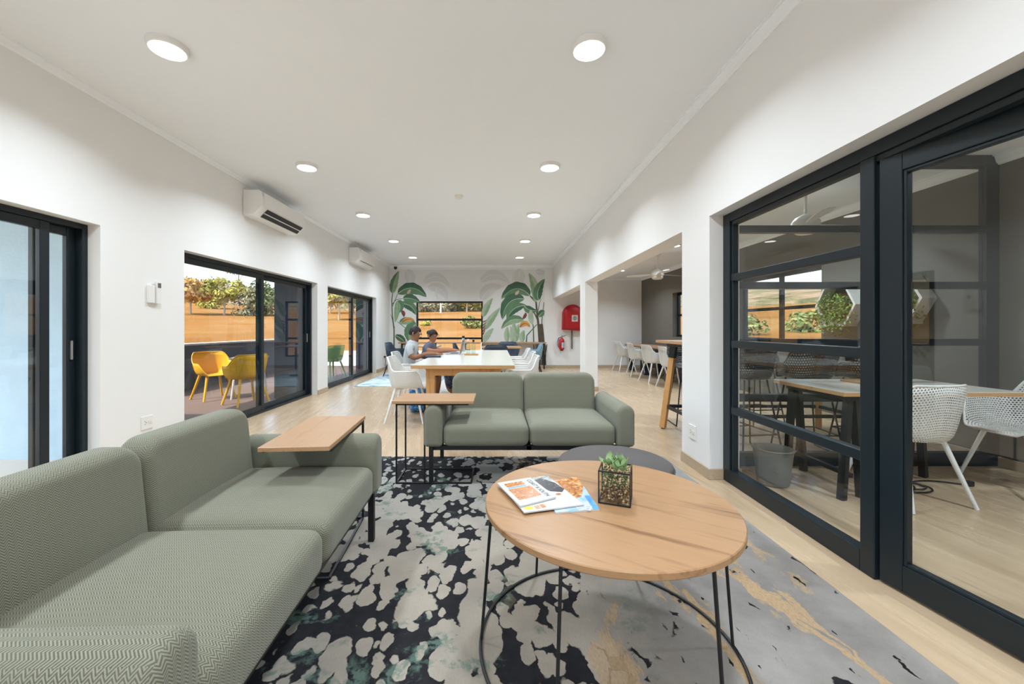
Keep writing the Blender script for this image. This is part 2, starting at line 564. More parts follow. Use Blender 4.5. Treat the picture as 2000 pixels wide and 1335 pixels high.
def m_rug():
    m, nt, p = newmat('abstract_spotted_rug')
    h = NT(nt)
    o = h.coord('Object')
    x, y, _ = h.sep(o)
    wob = h.noise(o, 7.0, 4, .55, col=True)
    sc = h.n('ShaderNodeVectorMath', operation='SCALE'); h.set(sc.inputs[0], wob); sc.inputs['Scale'].default_value = .10
    ad = h.n('ShaderNodeVectorMath', operation='ADD'); h.set(ad.inputs[0], o); h.set(ad.inputs[1], sc.outputs[0])
    vw = ad.outputs[0]
    vs = h.mapping(vw, rot=(0, 0, R(12)), scale=(1.3, .8, 1))
    spots = h.voro(vs, 12.5, 'SMOOTH_F1', smooth=.12)
    spots2 = h.voro(h.mapping(vs, loc=(.37, .21, 0)), 5.2, 'SMOOTH_F1', smooth=.25)
    big = h.noise(h.mapping(o, scale=(1.5, .8, 1)), 1.7, 2, .5, .5)
    # share of pale pile: rises to the right (x > .2 all pale / grey), falls where 'big' is low
    xr = h.math('MULTIPLY', h.math('SUBTRACT', x, -.05), 1.0)
    cover = h.math('ADD', h.math('MULTIPLY', h.math('SUBTRACT', big, .5), 2.1), h.math('MAXIMUM', h.math('MULTIPLY', xr, .42), h.math('MULTIPLY', xr, .05)))
    cover = h.math('ADD', cover, h.ramp(h.math('ADD', h.math('MULTIPLY', h.math('ADD', x, h.math('MULTIPLY', big, .25)), 1.0), .5), [(.42, 0.0), (.5, .22), (.58, .22), (.66, 0.0)]))
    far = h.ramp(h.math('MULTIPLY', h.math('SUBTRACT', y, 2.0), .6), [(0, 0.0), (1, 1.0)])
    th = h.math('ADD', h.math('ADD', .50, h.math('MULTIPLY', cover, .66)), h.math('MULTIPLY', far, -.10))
    d = h.math('MINIMUM', spots, h.math('MULTIPLY', spots2, 1.25))
    pale = h.ramp(h.math('ADD', h.math('MULTIPLY', h.math('SUBTRACT', th, d), 9.0), .5), [(.35, 0.0), (.65, 1.0)])
    fib = h.noise(h.mapping(o, scale=(160, 60, 1)), 1.0, 3, .6)
    soft = h.noise(o, 2.6, 4, .6)
    cream = h.mix(h.ramp(soft, [(.35, 0.0), (.65, 1.0)]), (.37, .32, .262), (.285, .25, .21))
    right = h.ramp(h.math('ADD', h.math('MULTIPLY', h.math('SUBTRACT', x, .55), 1.0), .5), [(.25, 0.0), (.75, 1.0)])
    grey = h.mix(h.ramp(soft, [(.3, 0.0), (.7, 1.0)]), (.34, .31, .285), (.205, .185, .17))
    pc = h.mix(right, cream, grey)
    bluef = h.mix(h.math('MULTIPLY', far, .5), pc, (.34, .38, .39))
    blk = h.mix(h.noise(o, 30, 3), (.008, .008, .010), (.028, .027, .030))
    c = h.mix(pale, blk, bluef)
    # green flecks near the borders of the dark patches
    gm = h.math('MULTIPLY', h.ramp(h.noise(vw, 4.3, 4, .6, .4), [(.57, 0.0), (.63, 1.0)]), h.ramp(h.noise(o, 40, 3), [(.42, 0.0), (.55, 1.0)]))
    gm = h.math('MULTIPLY', gm, h.math('SUBTRACT', 1.0, right))
    c = h.mix(h.math('MULTIPLY', gm, .75), c, (.11, .17, .135))
    # gold thread patches, stretched along the room, mostly to the right
    gv = h.mapping(vw, rot=(0, 0, R(24)), scale=(3.4, 1.05, 1))
    gn = h.noise(gv, 1.6, 5, .62, .5)
    band = h.ramp(h.math('ADD', h.math('MULTIPLY', x, .4), .3), [(.30, .0), (.52, 1.0), (.80, 1.0), (.93, .35)])
    gold = h.math('MULTIPLY', h.ramp(gn, [(.575, 0.0), (.60, 1.0)]), band)
    c = h.mix(gold, c, h.mix(fib, (.30, .195, .10), (.56, .40, .25)))
    # small dark dashes on the grey side
    dn = h.noise(h.mapping(vw, rot=(0, 0, R(24)), scale=(24, 8, 1)), 1.0, 3, .5, .4)
    dash = h.math('MULTIPLY', h.ramp(dn, [(.685, 0.0), (.70, 1.0)]), right)
    c = h.mix(dash, c, (.012, .011, .011))
    h.set(p.inputs['Base Color'], h.mix(.12, c, fib, 'OVERLAY'))
    p.inputs['Roughness'].default_value = .95
    p.inputs['Specular IOR Level'].default_value = .15
    hgt = h.math('ADD', h.math('MULTIPLY', pale, .8), h.math('ADD', h.math('MULTIPLY', fib, .5), h.math('MULTIPLY', gold, .4)))
    h.set(p.inputs['Normal'], h.bump(hgt, .5, .006))
    return m
M['rug'] = m_rug()

def m_rug2():
    m, nt, p = newmat('pale_blue_rug')
    h = NT(nt)
    o = h.coord('Object')
    n1 = h.noise(o, 2.2, 4, .6, 1.2)
    c = h.ramp(n1, [(.36, (.16, .30, .36)), (.45, (.42, .55, .60)), (.55, (.68, .73, .74)), (.66, (.35, .47, .42))])
    h.set(p.inputs['Base Color'], c)
    p.inputs['Roughness'].default_value = .9
    return m
M['rug2'] = m_rug2()

def m_perf(name, c, period=.013, rad=.30, rough=.4):
    """plastic with rows of real see-through holes, laid out on the shell's own UVs (metres)"""
    m, nt, p = newmat(name)
    h = NT(nt)
    u, v, _ = h.sep(h.coord('UV'))
    row = h.math('FLOOR', h.math('DIVIDE', v, period))
    uu = h.math('ADD', h.math('DIVIDE', u, period), h.math('MULTIPLY', row, .5))
    fu = h.math('SUBTRACT', h.math('FRACT', uu), .5)
    fv = h.math('SUBTRACT', h.math('FRACT', h.math('DIVIDE', v, period)), .5)
    d = h.math('SQRT', h.math('ADD', h.math('MULTIPLY', fu, fu), h.math('MULTIPLY', fv, fv)))
    hole = h.math('LESS_THAN', d, rad)
    inside = h.math('MULTIPLY', h.math('GREATER_THAN', v, .03), 1.0)
    # keep a solid rim: alpha stored in u >= 90 marks the rim
    solid = h.math('LESS_THAN', v, 5.0)
    al = h.math('SUBTRACT', 1.0, h.math('MULTIPLY', h.math('MULTIPLY', hole, inside), solid))
    p.inputs['Base Color'].default_value = (*c, 1)
    p.inputs['Roughness'].default_value = rough
    h.set(p.inputs['Alpha'], al)
    return m
M['perfwhite'] = m_perf('white_perforated_shell', (.80, .79, .76), .017, .32)
M['perfblack'] = m_perf('black_perforated_shell', (.022, .024, .027), .024, .33)

def m_grass():
    m, nt, p = newmat('dry_grass_hillside')
    h = NT(nt)
    o = h.coord('Object')
    n1 = h.noise(o, .06, 6, .65, .5)
    n2 = h.noise(o, 1.6, 4, .7)
    c = h.ramp(n1, [(.32, (.21, .092, .026)), (.47, (.28, .135, .042)), (.58, (.31, .17, .065)), (.70, (.16, .13, .045))])
    c = h.mix(h.ramp(n2, [(.35, .35), (.6, 0.0)]), c, (.17, .085, .028))
    h.set(p.inputs['Base Color'], c)
    p.inputs['Roughness'].default_value = 1.0
    p.inputs['Specular IOR Level'].default_value = 0.0
    return m
M['grass'] = m_grass()

def m_scrub():
    m, nt, p = newmat('far_scrub_hill')
    h = NT(nt)
    o = h.coord('Object')
    n1 = h.noise(o, .09, 6, .7, .4)
    c = h.ramp(n1, [(.33, (.07, .08, .04)), (.46, (.17, .15, .075)), (.56, (.31, .20, .12)), (.68, (.36, .26, .20))])
    h.set(p.inputs['Base Color'], c)
    p.inputs['Roughness'].default_value = 1.0
    p.inputs['Specular IOR Level'].default_value = 0.0
    return m
M['scrub'] = m_scrub()

def m_leafy(name, a, b, sc=.9):
    m, nt, p = newmat(name)
    h = NT(nt)
    g = h.n('ShaderNodeNewGeometry')
    nz = h.noise(h.coord('Object'), sc, 3, .6)
    f = h.math('ADD', h.math('MULTIPLY', nz, .6), h.math('MULTIPLY', g.outputs['Random Per Island'], .45))
    h.set(p.inputs['Base Color'], h.ramp(f, [(.25, a), (.75, b)]))
    p.inputs['Roughness'].default_value = .7
    p.inputs['Specular IOR Level'].default_value = .2
    return m
M['leaf_yel'] = m_leafy('yellow_green_foliage', (.17, .18, .03), (.55, .46, .10))
M['leaf_org'] = m_leafy('golden_foliage', (.32, .17, .035), (.66, .40, .12))
M['leaf_grn'] = m_leafy('green_foliage', (.06, .10, .03), (.27, .30, .10))
M['leaf_gry'] = m_leafy('grey_green_foliage', (.11, .12, .06), (.38, .34, .19))
M['leaf_hang'] = m_leafy('bright_hanging_foliage', (.05, .13, .02), (.30, .44, .12), 12)

def m_deck():
    m, nt, p = newmat('terrace_paving')
    h = NT(nt)
    o = h.coord('Object')
    br = h.n('ShaderNodeTexBrick')
    h.set(br.inputs['Vector'], o)
    br.offset = 0.0
    br.inputs['Scale'].default_value = 1.0
    br.inputs['Brick Width'].default_value = .45
    br.inputs['Row Height'].default_value = .45
    br.inputs['Mortar Size'].default_value = .006
    br.inputs['Color1'].default_value = (.20, .135, .11, 1)
    br.inputs['Color2'].default_value = (.17, .12, .10, 1)
    br.inputs['Mortar'].default_value = (.14, .12, .11, 1)
    h.set(p.inputs['Base Color'], h.mix(h.math('MULTIPLY', h.noise(o, 6, 5), .5), br.outputs['Color'], (.13, .095, .085)))
    p.inputs['Roughness'].default_value = .85
    p.inputs['Specular IOR Level'].default_value = .2
    return m
M['deck'] = m_deck()

def m_print(name, stops, scale=20, dist=1.5):
    m, nt, p = newmat(name)
    h = NT(nt)
    nz = h.noise(h.coord('Object'), scale, 4, .6, dist)
    h.set(p.inputs['Base Color'], h.ramp(nz, stops))
    p.inputs['Roughness'].default_value = .25
    return m
M['print_food'] = m_print('food_photo_print', [(.36, (.06, .10, .03)), (.43, (.50, .12, .03)), (.50, (.58, .30, .07)), (.56, (.40, .06, .03)), (.63, (.62, .45, .32))], 60)
M['print_orange'] = m_print('orange_photo_print', [(.36, (.12, .04, .015)), (.45, (.48, .15, .025)), (.55, (.60, .28, .06)), (.64, (.62, .48, .35))], 30)
M['print_dark'] = m_print('dark_photo_print', [(.35, (.02, .022, .03)), (.55, (.05, .05, .065)), (.66, (.25, .27, .25))], 25)
M['print_grey'] = m_print('grey_photo_print', [(.35, (.20, .20, .18)), (.55, (.42, .42, .40)), (.7, (.62, .62, .60))], 25)
M['print_sky'] = m_print('pale_blue_print', [(.35, (.20, .40, .55)), (.5, (.42, .54, .60)), (.66, (.58, .58, .62))], 9)
M['print_blue'] = m_print('blue_print', [(.3, (.05, .22, .55)), (.7, (.14, .42, .75))], 18)
M['paper'] = flat('magazine_paper', (.62, .62, .615), .3, var=.02)
M['ink'] = flat('print_ink', (.03, .03, .035), .5)
M['print_yel'] = flat('yellow_print', (.80, .55, .05), .4, var=.2)
M['bagblue'] = m_print('blue_patterned_bag', [(.3, (.01, .03, .10)), (.45, (.02, .16, .45)), (.55, (.04, .35, .70)), (.66, (.65, .20, .05))], 16)
M['skirt'] = m_print('dark_blue_patterned_skirt', [(.35, (.012, .014, .03)), (.5, (.03, .05, .12)), (.6, (.10, .16, .32)), (.7, (.28, .12, .08))], 30)
M['denim'] = m_print('blue_patterned_cloth', [(.3, (.03, .05, .12)), (.6, (.08, .13, .28)), (.7, (.3, .3, .4))], 25)

# ================================================================== THE SHELL OF THE PLACE
XL, XR, XR2, XA = -3.20, 1.693, 1.93, 4.37          # left wall, right wall (two faces), annexe's dark wall
YB, YF, ZC, ZA = 12.08, -3.5, 3.08, 2.70            # back wall, wall behind the camera, ceilings

fl = MB().box(XL - .24, YF - .2, -.12, XA + .2, YB + .2, 0).build('floor', M['floor'])
struct(fl, 'pale oak laminate floor')

def wall_with_openings(name, axis, a0, a1, c0, c1, z1, ops, mat):
    """axis 'y': wall runs along y between a0..a1, thickness c0..c1 in x; ops = (s, e, zbottom, ztop)"""
    mb = MB()
    def bx(s, e, zb, zt):
        if e - s < 1e-4 or zt - zb < 1e-4:
            return
        if axis == 'y':
            mb.box(c0, s, zb, c1, e, zt)
        else:
            mb.box(s, c0, zb, e, c1, zt)
    p = a0
    for (s, e, zb, zt) in sorted(ops):
        bx(p, s, 0, z1)
        bx(s, e, 0, zb)
        bx(s, e, zt, z1)
        p = e
    bx(p, a1, 0, z1)
    return struct(mb.build(name, mat))

O1, O2, O3 = (.10, 3.25, 0, 2.03), (4.125, 7.20, 0, 2.0), (7.635, 10.73, 0, 2.0)
wall_with_openings('wall_left', 'y', YF, YB, XL - .24, XL, ZC, [O1, O2, O3], M['wall'])
wall_with_openings('wall_right', 'y', YF, YB, XR, XR2, ZC,
                   [(.72, 3.19, 0, 2.087), (3.66, 7.64, 0, 2.075), (8.10, YB - .001, 0, 2.075)], M['wall'])
wall_with_openings('wall_back', 'x', XL - .24, XA + .2, YB, YB + .2, ZC, [(-2.40, -.40, .33, 2.0)], M['wall'])
wall_with_openings('wall_front', 'x', XL - .24, XA + .2, YF - .2, YF, ZC, [(-2.7, 1.3, 0, 2.3), (2.3, 4.0, 0, 2.3)], M['wall'])  # both openings added to let daylight in from behind
AW = [(5.40, 7.30, .98, 2.06), (8.25, 9.95, .98, 2.06)]
wall_with_openings('wall_annexe', 'y', YF, YB, XA, XA + .2, ZC, AW, M['taupe'])
struct(MB().box(XL - .24, YF - .2, ZC, XR2, YB + .2, ZC + .12).build('ceiling', M['ceil']))
struct(MB().box(XR2, YF - .2, ZA, XA + .2, YB + .2, ZA + .12).build('ceiling_annexe', M['ceil']))

# cornices
def cornice(name, pts, z, inx, s=.055):
    """pts: two plan points; inx: unit plan vector into the room; stepped cove profile"""
    p, q = pts
    prof = [(0, 0), (0, -s), (.012, -s), (.016, -s + .012), (.03, -s + .022), (.042, -.022), (.044, -.012), (.06, -.012), (.06, 0)]
    mb = MB()
    vs, fs, n = [], [], len(prof)
    for e in (p, q):
        for (a, b) in prof:
            vs.append((e[0] + inx[0] * a, e[1] + inx[1] * a, z + b))
    for j in range(n):
        j2 = (j + 1) % n
        fs.append((j, j2, n + j2, n + j))
    fs += [tuple(range(n)), tuple(range(2 * n - 1, n - 1, -1))]
    mb.add(vs, fs)
    return struct(mb.build(name, M['ceil']))
cornice('trim_1', ((XL, YF), (XL, YB)), ZC, (1, 0))
cornice('trim_2', ((XR, YF), (XR, YB)), ZC, (-1, 0), .075)
cornice('trim_3', ((XL, YB), (XR, YB)), ZC, (0, -1), .07)
cornice('trim_4', ((XA, YF), (XA, YB)), ZA, (-1, 0), .085)
cornice('trim_5', ((XR2, YB), (XA, YB)), ZA, (0, -1), .07)

# skirting boards
def skirting(name, runs):
    mb = MB()
    for r in runs:
        mb.box(*r)
    return struct(mb.build(name, M['skirting'], bevel=.003))
T, HB = .014, .085
skirting('baseboard_left', [(XL, s, 0, XL + T, e, HB) for s, e in ((YF, .10), (3.25, 4.125), (7.20, 7.635), (10.73, YB))])
skirting('baseboard_right', [(XR - T, YF, 0, XR, .72, HB), (XR - T, 3.19, 0, XR, 3.66, HB), (XR - T, 3.19 - T, 0, XR2 - .131, 3.19, HB), (XR2 - .06, 3.19 - T, 0, XR2 + T, 3.19, HB),
         (XR2, 3.19, 0, XR2 + T, 3.66, HB), (XR - T, 7.64 - T, 0, XR2 + T, 7.64, HB), (XR - T, 7.64, 0, XR, 8.10, HB)])
skirting('baseboard_back', [(XL, YB - T, 0, XA, YB, HB)])
skirting('baseboard_annexe', [(XA - T, YF, 0, XA, YB, HB)])

# ------------------------------------------------------------------ sliding doors in the left wall
def pane(parent, x0, y0, z0, x1, y1, z1, name='pane'):
    return MB().box(x0, y0, z0, x1, y1, z1).build(name, M['glass'], parent)

def rect_frame(mb, ax, s, e, z0, z1, c0, c1, w, wb=None):
    wb = wb if wb is not None else w
    def bx(a, b, za, zb):
        if ax == 'y': mb.box(c0, a, za, c1, b, zb)
        else: mb.box(a, c0, za, b, c1, zb)
    bx(s, s + w, z0, z1); bx(e - w, e, z0, z1)
    bx(s + w, e - w, z1 - w, z1); bx(s + w, e - w, z0, z0 + wb)
    return mb

def sliding_door(name, op, meet, label, pull=True):
    y0, y1, _, zt = op
    root = sempty(name, label)
    x = XL - .10
    rect_frame(MB(), 'y', y0, y1, 0, zt, x - .10, x, .045, .03).build('frame', M['frame'], root, bevel=.004)
    for i, (s, e, xc) in enumerate(((y0 + .045, meet + .035, x - .028), (meet - .035, y1 - .045, x - .074))):
        sh = rect_frame(MB(), 'y', s, e, .03, zt - .045, xc - .018, xc + .018, .065, .08).build('sash', M['frame'], root, bevel=.004)
        pane(sh, xc - .004, s + .06, .10, xc + .004, e - .06, zt - .10)
        if pull and i == 1:
            MB().box(xc + .018, e - .045, .95, xc + .035, e - .03, 1.1).build('handle', M['chrome'], sh, bevel=.003)
    return root
sliding_door('door_1', O1, 2.945, 'charcoal framed sliding glass door before the pale blue wall')
sliding_door('door_2', O2, 5.70, 'charcoal framed sliding glass door before the yellow chairs')
sliding_door('door_3', O3, 9.28, 'charcoal framed sliding glass door before the green chair')

# glazing added in the wall behind the viewer to bring in more daylight
for n_, (s, e) in ((8, (-2.7, 1.3)), (9, (2.3, 4.0))):
    wd = sempty('window_%d' % n_, ['wide', 'narrow'][n_ - 8] + ' dark framed daylight glazing added behind the viewer')
    rect_frame(MB(), 'x', s, e, 0, 2.3, YF - .12, YF - .06, .06).build('frame', M['frame'], wd)
    k = 3 if n_ == 8 else 2
    for i in range(k):
        a, b = s + .06 + (e - s - .12) * i / k, s + .06 + (e - s - .12) * (i + 1) / k
        if i: MB().box(a - .03, YF - .12, .06, a + .03, YF - .06, 2.24).build('mullion', M['frame'], wd)
        pane(wd, a, YF - .095, .06, b, YF - .089, 2.24)
# ------------------------------------------------------------------ back window
wb_ = sempty('window_1', 'black framed three-pane window in the leafy mural wall')
rect_frame(MB(), 'x', -2.40, -.40, .33, 2.0, YB + .02, YB + .09, .05).build('frame', M['black'], wb_)
for z in (1.45, .885):
    MB().box(-2.35, YB + .02, z - .03, -.45, YB + .09, z + .03).build('rail', M['black'], wb_)
for z0, z1 in ((.38, .855), (.915, 1.42), (1.48, 1.95)):
    pane(wb_, -2.35, YB + .05, z0, -.45, YB + .056, z1)

# ------------------------------------------------------------------ glazed screen and hinged door to the meeting room
sc = sempty('window_2', 'charcoal framed glazed screen with three horizontal bars')
X0, X1 = 1.800, 1.868
MB().box(X0, 3.10, 0, X1, 3.19, 2.087).build('jamb', M['frame'], sc, bevel=.004)
MB().box(X0 + .012, 3.075, .1, X1 - .012, 3.10, 2.02).build('glazing_bead', M['frame'], sc, bevel=.003)
MB().box(X0, .72, 2.02, X1, 3.10, 2.087).build('head', M['frame'], sc, bevel=.004)
MB().box(X0 + .012, .78, 1.99, X1 - .012, 3.075, 2.02).build('head_bead', M['frame'], sc, bevel=.003)
MB().box(X0, 1.915, 0, X1, 1.99, 2.02).build('post', M['frame'], sc, bevel=.004)
MB().box(X0, 1.99, 0, X1, 3.10, .105).build('bottom_rail', M['frame'], sc, bevel=.004)
MB().box(X0, .72, 0, X1, .78, 2.02).build('jamb', M['frame'], sc, bevel=.004)
for z in (.567, 1.076, 1.585):
    MB().box(X0 + .008, 1.99, z - .027, X1 - .008, 3.10, z + .027).build('horizontal_bar', M['frame'], sc, bevel=.004)
for z0, z1 in ((.10, .545), (.59, 1.055), (1.10, 1.562), (1.607, 2.0)):
    pane(sc, 1.831, 1.985, z0, 1.837, 3.08, z1)

dl = sempty('door_4', 'charcoal framed glass door standing slightly ajar')
dl.location = (1.834, 1.905, 0)
dl.rotation_euler = (0, 0, R(8.5))
LW = 1.08
rect_frame(MB(), 'y', -LW, 0, .012, 2.005, -.022, .022, .095, .12).build('leaf_frame', M['frame'], dl, bevel=.004)
rect_frame(MB(), 'y', -LW + .095, -.095, .132, 1.91, -.016, .016, .014).build('glazing_bead', M['frame'], dl, bevel=.003)
pane(dl, -.003, -LW + .10, .14, .003, -.10, 1.90)
dh = MB().box(.02, -LW + .03, .98, .06, -LW + .06, 1.01).build('handle', M['chrome'], dl)
MB().box(.05, -LW + .03, .98, .065, -LW + .17, 1.005).build('lever', M['chrome'], dh)

# ------------------------------------------------------------------ glazed partition between meeting room and annexe
pt = sempty('window_3', 'dark framed glass partition across the meeting room')
PY0, PY1 = 3.49, 3.55
MB().box(XR2, PY0, 2.60, XA, PY1, ZA).build('head', M['frame'], pt)
MB().box(XR2, PY0, 0, XA, PY1, .115).build('bottom_rail', M['frame'], pt)
MB().box(XA - .11, PY0, .115, XA, PY1, 2.60).build('post', M['frame'], pt)
MB().box(XR2, PY0, .115, XR2 + .05, PY1, 2.60).build('post', M['frame'], pt)
zb = .115
for z in (.59, 1.075, 1.57, 2.06):
    MB().box(XR2 + .05, PY0, z - .03, XA - .11, PY1, z + .03).build('horizontal_bar', M['frame'], pt)
for z0, z1 in ((.11, .565), (.615, 1.05), (1.10, 1.545), (1.595, 2.035), (2.085, 2.61)):
    pane(pt, XR2 + .05, 3.517, z0, XA - .11, 3.523, z1)

# ------------------------------------------------------------------ annexe windows
for i, (s, e, z0, z1) in enumerate(AW):
    wd = sempty('window_%d' % (i + 4), ['dark framed window in the taupe wall behind the bar stools', 'dark framed window in the taupe wall by the white chairs'][i])
    xw = XA + .12
    rect_frame(MB(), 'y', s, e, z0, z1, xw, xw + .05, .055).build('frame', M['frame'], wd)
    md = (s + e) / 2
    MB().box(xw, md - .03, z0 + .055, xw + .05, md + .03, z1 - .055).build('mullion', M['frame'], wd)
    zm = z0 + .53
    for a, b in ((s + .055, md - .03), (md + .03, e - .055)):
        MB().box(xw, a, zm - .025, xw + .05, b, zm + .025).build('transom', M['frame'], wd)
        pane(wd, xw + .02, a, z0 + .05, xw + .026, b, zm - .02)
        pane(wd, xw + .02, a, zm + .02, xw + .026, b, z1 - .05)

# ------------------------------------------------------------------ outside: terrace, parapet, piers, roof, ground
struct(MB().box(-6.45, 3.95, -.14, XL - .24, 13.0, -.02).build('floor_terrace', M['deck']), 'brown paved terrace floor')
pw = MB().box(-6.30, 3.95, -.02, -6.10, 13.0, .85).build('wall_terrace', M['parapet'])
struct(pw, 'dark grey rendered parapet around the terrace')
MB().box(-6.33, 3.95, .85, -6.07, 13.0, .885).build('coping', M['coping'], pw)
struct(MB().box(-9.0, 3.72, -.3, XL - .30, 3.95, 2.749).build('wall_courtyard', M['bluestucco']), 'pale blue rough rendered wall outside the near door')
struct(MB().box(-9.0, -1.5, -.14, XL - .24, 3.72, -.02).build('floor_courtyard', M['coping']))
for n, (y0, y1) in (('wall_pier', (6.92, 7.40)), ('wall_pier_far', (10.95, 11.35))):
    struct(MB().box(-3.82, y0, -.02, XL - .24, y1, 2.75).build(n, M['navystucco']), 'navy rendered pier beside the sliding doors')
struct(MB().box(-5.75, 3.95, 2.75, XL - .24, 12.6, 2.92).build('shade_roof', M['shade_roof']))  # unseen overhang, outer edge set to keep sun off doors and pier

struct(MB().box(-6.4, -1.5, 2.75, XL - .24, 3.95, 2.92).build('shade_roof_courtyard', M['shade_roof']))  # unseen overhang added to block sun from the near door and blue wall

def ground_h(x, y):
    dx = max(-9 - x, 0, x - 9)
    dy = max(-10 - y, 0, y - 14.5)
    d = math.hypot(dx, dy)
    z = -.75 + .072 * d + .25 * math.sin(x * .07 + 1) * min(1, d / 30) + .2 * math.sin(y * .09) * min(1, d / 30)
    return z
def grid_terrain(name, xs, ys, fz, mat):
    vs = [(x, y, fz(x, y)) for y in ys for x in xs]
    nx = len(xs)
    fs = [(j * nx + i, j * nx + i + 1, (j + 1) * nx + i + 1, (j + 1) * nx + i) for j in range(len(ys) - 1) for i in range(nx - 1)]
    return MB().add(vs, fs).build(name, mat, smooth=True, fixn=False, ang=180)
xs = [-130 + 260 * i / 90 for i in range(91)]
ys = [-60 + 165 * i / 60 for i in range(61)]
def nearz(x, y):
    z = ground_h(x, y)
    if -9.2 < x < 6 and -9 < y < 14.4:
        z = -.75
    return z
g = grid_terrain('hillside', xs, ys, nearz, M['grass'])
struct(g, 'dry golden grass slope rising beyond the terrace')
def farz(x, y):
    d = math.hypot(x, y - 5)
    return 2.0 + max(0, d - 88) * .125 + 2.4 * math.sin(x * .043 + 2) + 1.8 * math.sin(y * .05 + x * .021)
vs, fs = [], []
na, nr_ = 120, 14
for j in range(nr_):
    r_ = 86 + j * 11
    for i in range(na):
        a = 2 * PI * i / na
        x, y = r_ * math.cos(a), 5 + r_ * math.sin(a)
        vs.append((x, y, farz(x, y) if j else -6))
for j in range(nr_ - 1):
    for i in range(na):
        i2 = (i + 1) % na
        fs.append((j * na + i, j * na + i2, (j + 1) * na + i2, (j + 1) * na + i))
struct(MB().add(vs, fs).build('hill_far', M['scrub'], smooth=True, ang=180), 'far scrub covered hill under the sky')
struct(MB().box(-9.0, -12, -.25, 9.0, YF - .2, -.10).build('floor_daylight_bounce', M['coping']), 'pale paving added behind the viewer to bounce daylight')  # added pale ground, reflects neutral daylight up to the ceiling
struct(MB().box(-16, 13.2, -.6, -3.6, 22, -.05).build('driveway', M['coping']), 'pale concrete yard beyond the terrace')

# trees ---------------------------------------------------------------
def crown_mesh(name, seed, rx, rz, nclump, nleaf, size, flat_=1.0):
    rr = random.Random(seed)
    mb = MB()
    cl = []
    for i in range(nclump):
        while True:
            p = Vector((rr.uniform(-1, 1), rr.uniform(-1, 1), rr.uniform(-1, 1)))
            if .35 < p.length < 1:
                break
        cl.append((Vector((p.x * rx * .78, p.y * rx * .78, p.z * rz * .75)), rr.uniform(.28, .5)))
    for i in range(nleaf):
        c, s = cl[i % nclump]
        d = Vector((rr.gauss(0, 1), rr.gauss(0, 1), rr.gauss(0, .8))).normalized() * rr.random() ** .35
        q = c + Vector((d.x * s * rx, d.y * s * rx, d.z * s * rz))
        n = (d + Vector((rr.uniform(-.6, .6), rr.uniform(-.6, .6), rr.uniform(-.2, .9)))).normalized()
        t = n.orthogonal().normalized()
        t = (t * math.cos(i) + n.cross(t) * math.sin(i)).normalized()
        b = n.cross(t)
        L = size * rr.uniform(.6, 1.3)
        mb.add([q - t * L, q + b * L * .45, q + t * L, q - b * L * .45], [(0, 1, 2, 3)])
    return mb
CROWNS = {}
def get_crown(kind):
    if kind not in CROWNS:
        sp = {'round': (11, 1.0, .62, 16, 1500, .10), 'tall': (12, 1.0, 1.1, 18, 1600, .10), 'bush': (13, 1.0, .6, 9, 700, .13), 'umbrella': (14, 1.0, .34, 14, 1300, .10)}[kind]
        CROWNS[kind] = crown_mesh('crown', sp[0], 1.0, 1.0 * sp[2] / 1.0, sp[3], sp[4], sp[5])
    return CROWNS[kind]
MESHC = {}
def tree(name, pxx, Y, h, cw, kind, mat, label, group, cat='tree', trunk=True):
    X = (pxx - CX) * Y / F
    z = nearz(X, Y)
    root = thing(name, label, cat, (X, Y, z), rnd.uniform(0, 6), group)
    key = (kind, mat)
    if key not in MESHC:
        ob = get_crown(kind).build('crown', M[mat], root, fixn=False)
        MESHC[key] = ob.data
    else:
        ob = bpy.data.objects.new('crown', MESHC[key]); COL.objects.link(ob); ob.parent = root
    zr = {'round': .62, 'tall': 1.1, 'bush': .6, 'umbrella': .34}[kind]
    s = cw / 2
    ob.scale = (s, s, s)
    ob.location = (0, 0, h - s * zr * 1.05)
    if trunk:
        th = h - s * zr * 1.2
        mb = MB().tube([(0, 0, -.3), (.05, 0, th * .5), (0, .05, th)], [.16, .13, .10], 8)
        for k in range(4):
            a = k * 1.6
            mb.tube([(0, 0, th * .62), (math.cos(a) * s * .35, math.sin(a) * s * .35, th * 1.05 + s * zr * .3)], [.07, .04], 6)
        mb.build('trunk', M['bark'], root, smooth=True)
    return root
G = 'trees on the slope beyond the terrace'
tree('golden_tree', 372, 62, 5.9, 7.0, 'round', 'leaf_org', 'golden leaved tree at the left edge of the yellow-chair door', G)
tree('yellow_tree', 438, 64, 6.2, 6.8, 'round', 'leaf_yel', 'rounded yellow-green tree with a pale trunk beyond the parapet', G)
tree('green_tree', 408, 78, 5.8, 6.0, 'tall', 'leaf_yel', 'low green tree behind and between the golden and yellow trees', G)
tree('umbrella_tree', 466, 84, 10.4, 9.5, 'umbrella', 'leaf_grn', 'tall flat-topped green tree rising above the yellow tree', G)
tree('grey_tree', 492, 66, 6.0, 6.5, 'tall', 'leaf_gry', 'grey-green tree seen just left of the sliding door stile', G)
tree('grey_tree', 530, 68, 7.2, 7.0, 'tall', 'leaf_grn', 'dark green tree seen right of the sliding door stile', G)
tree('leafy_tree', 662, 60, 6.0, 6.0, 'round', 'leaf_yel', 'bright green tree seen through the farthest sliding door', G)
tree('scrub_tree', 690, 74, 8.0, 6.5, 'tall', 'leaf_gry', 'greyish tree behind the farthest sliding door', G)
tree('scrub_tree', 645, 78, 8.4, 7.0, 'tall', 'leaf_org', 'golden tree at the left edge of the farthest sliding door', G)
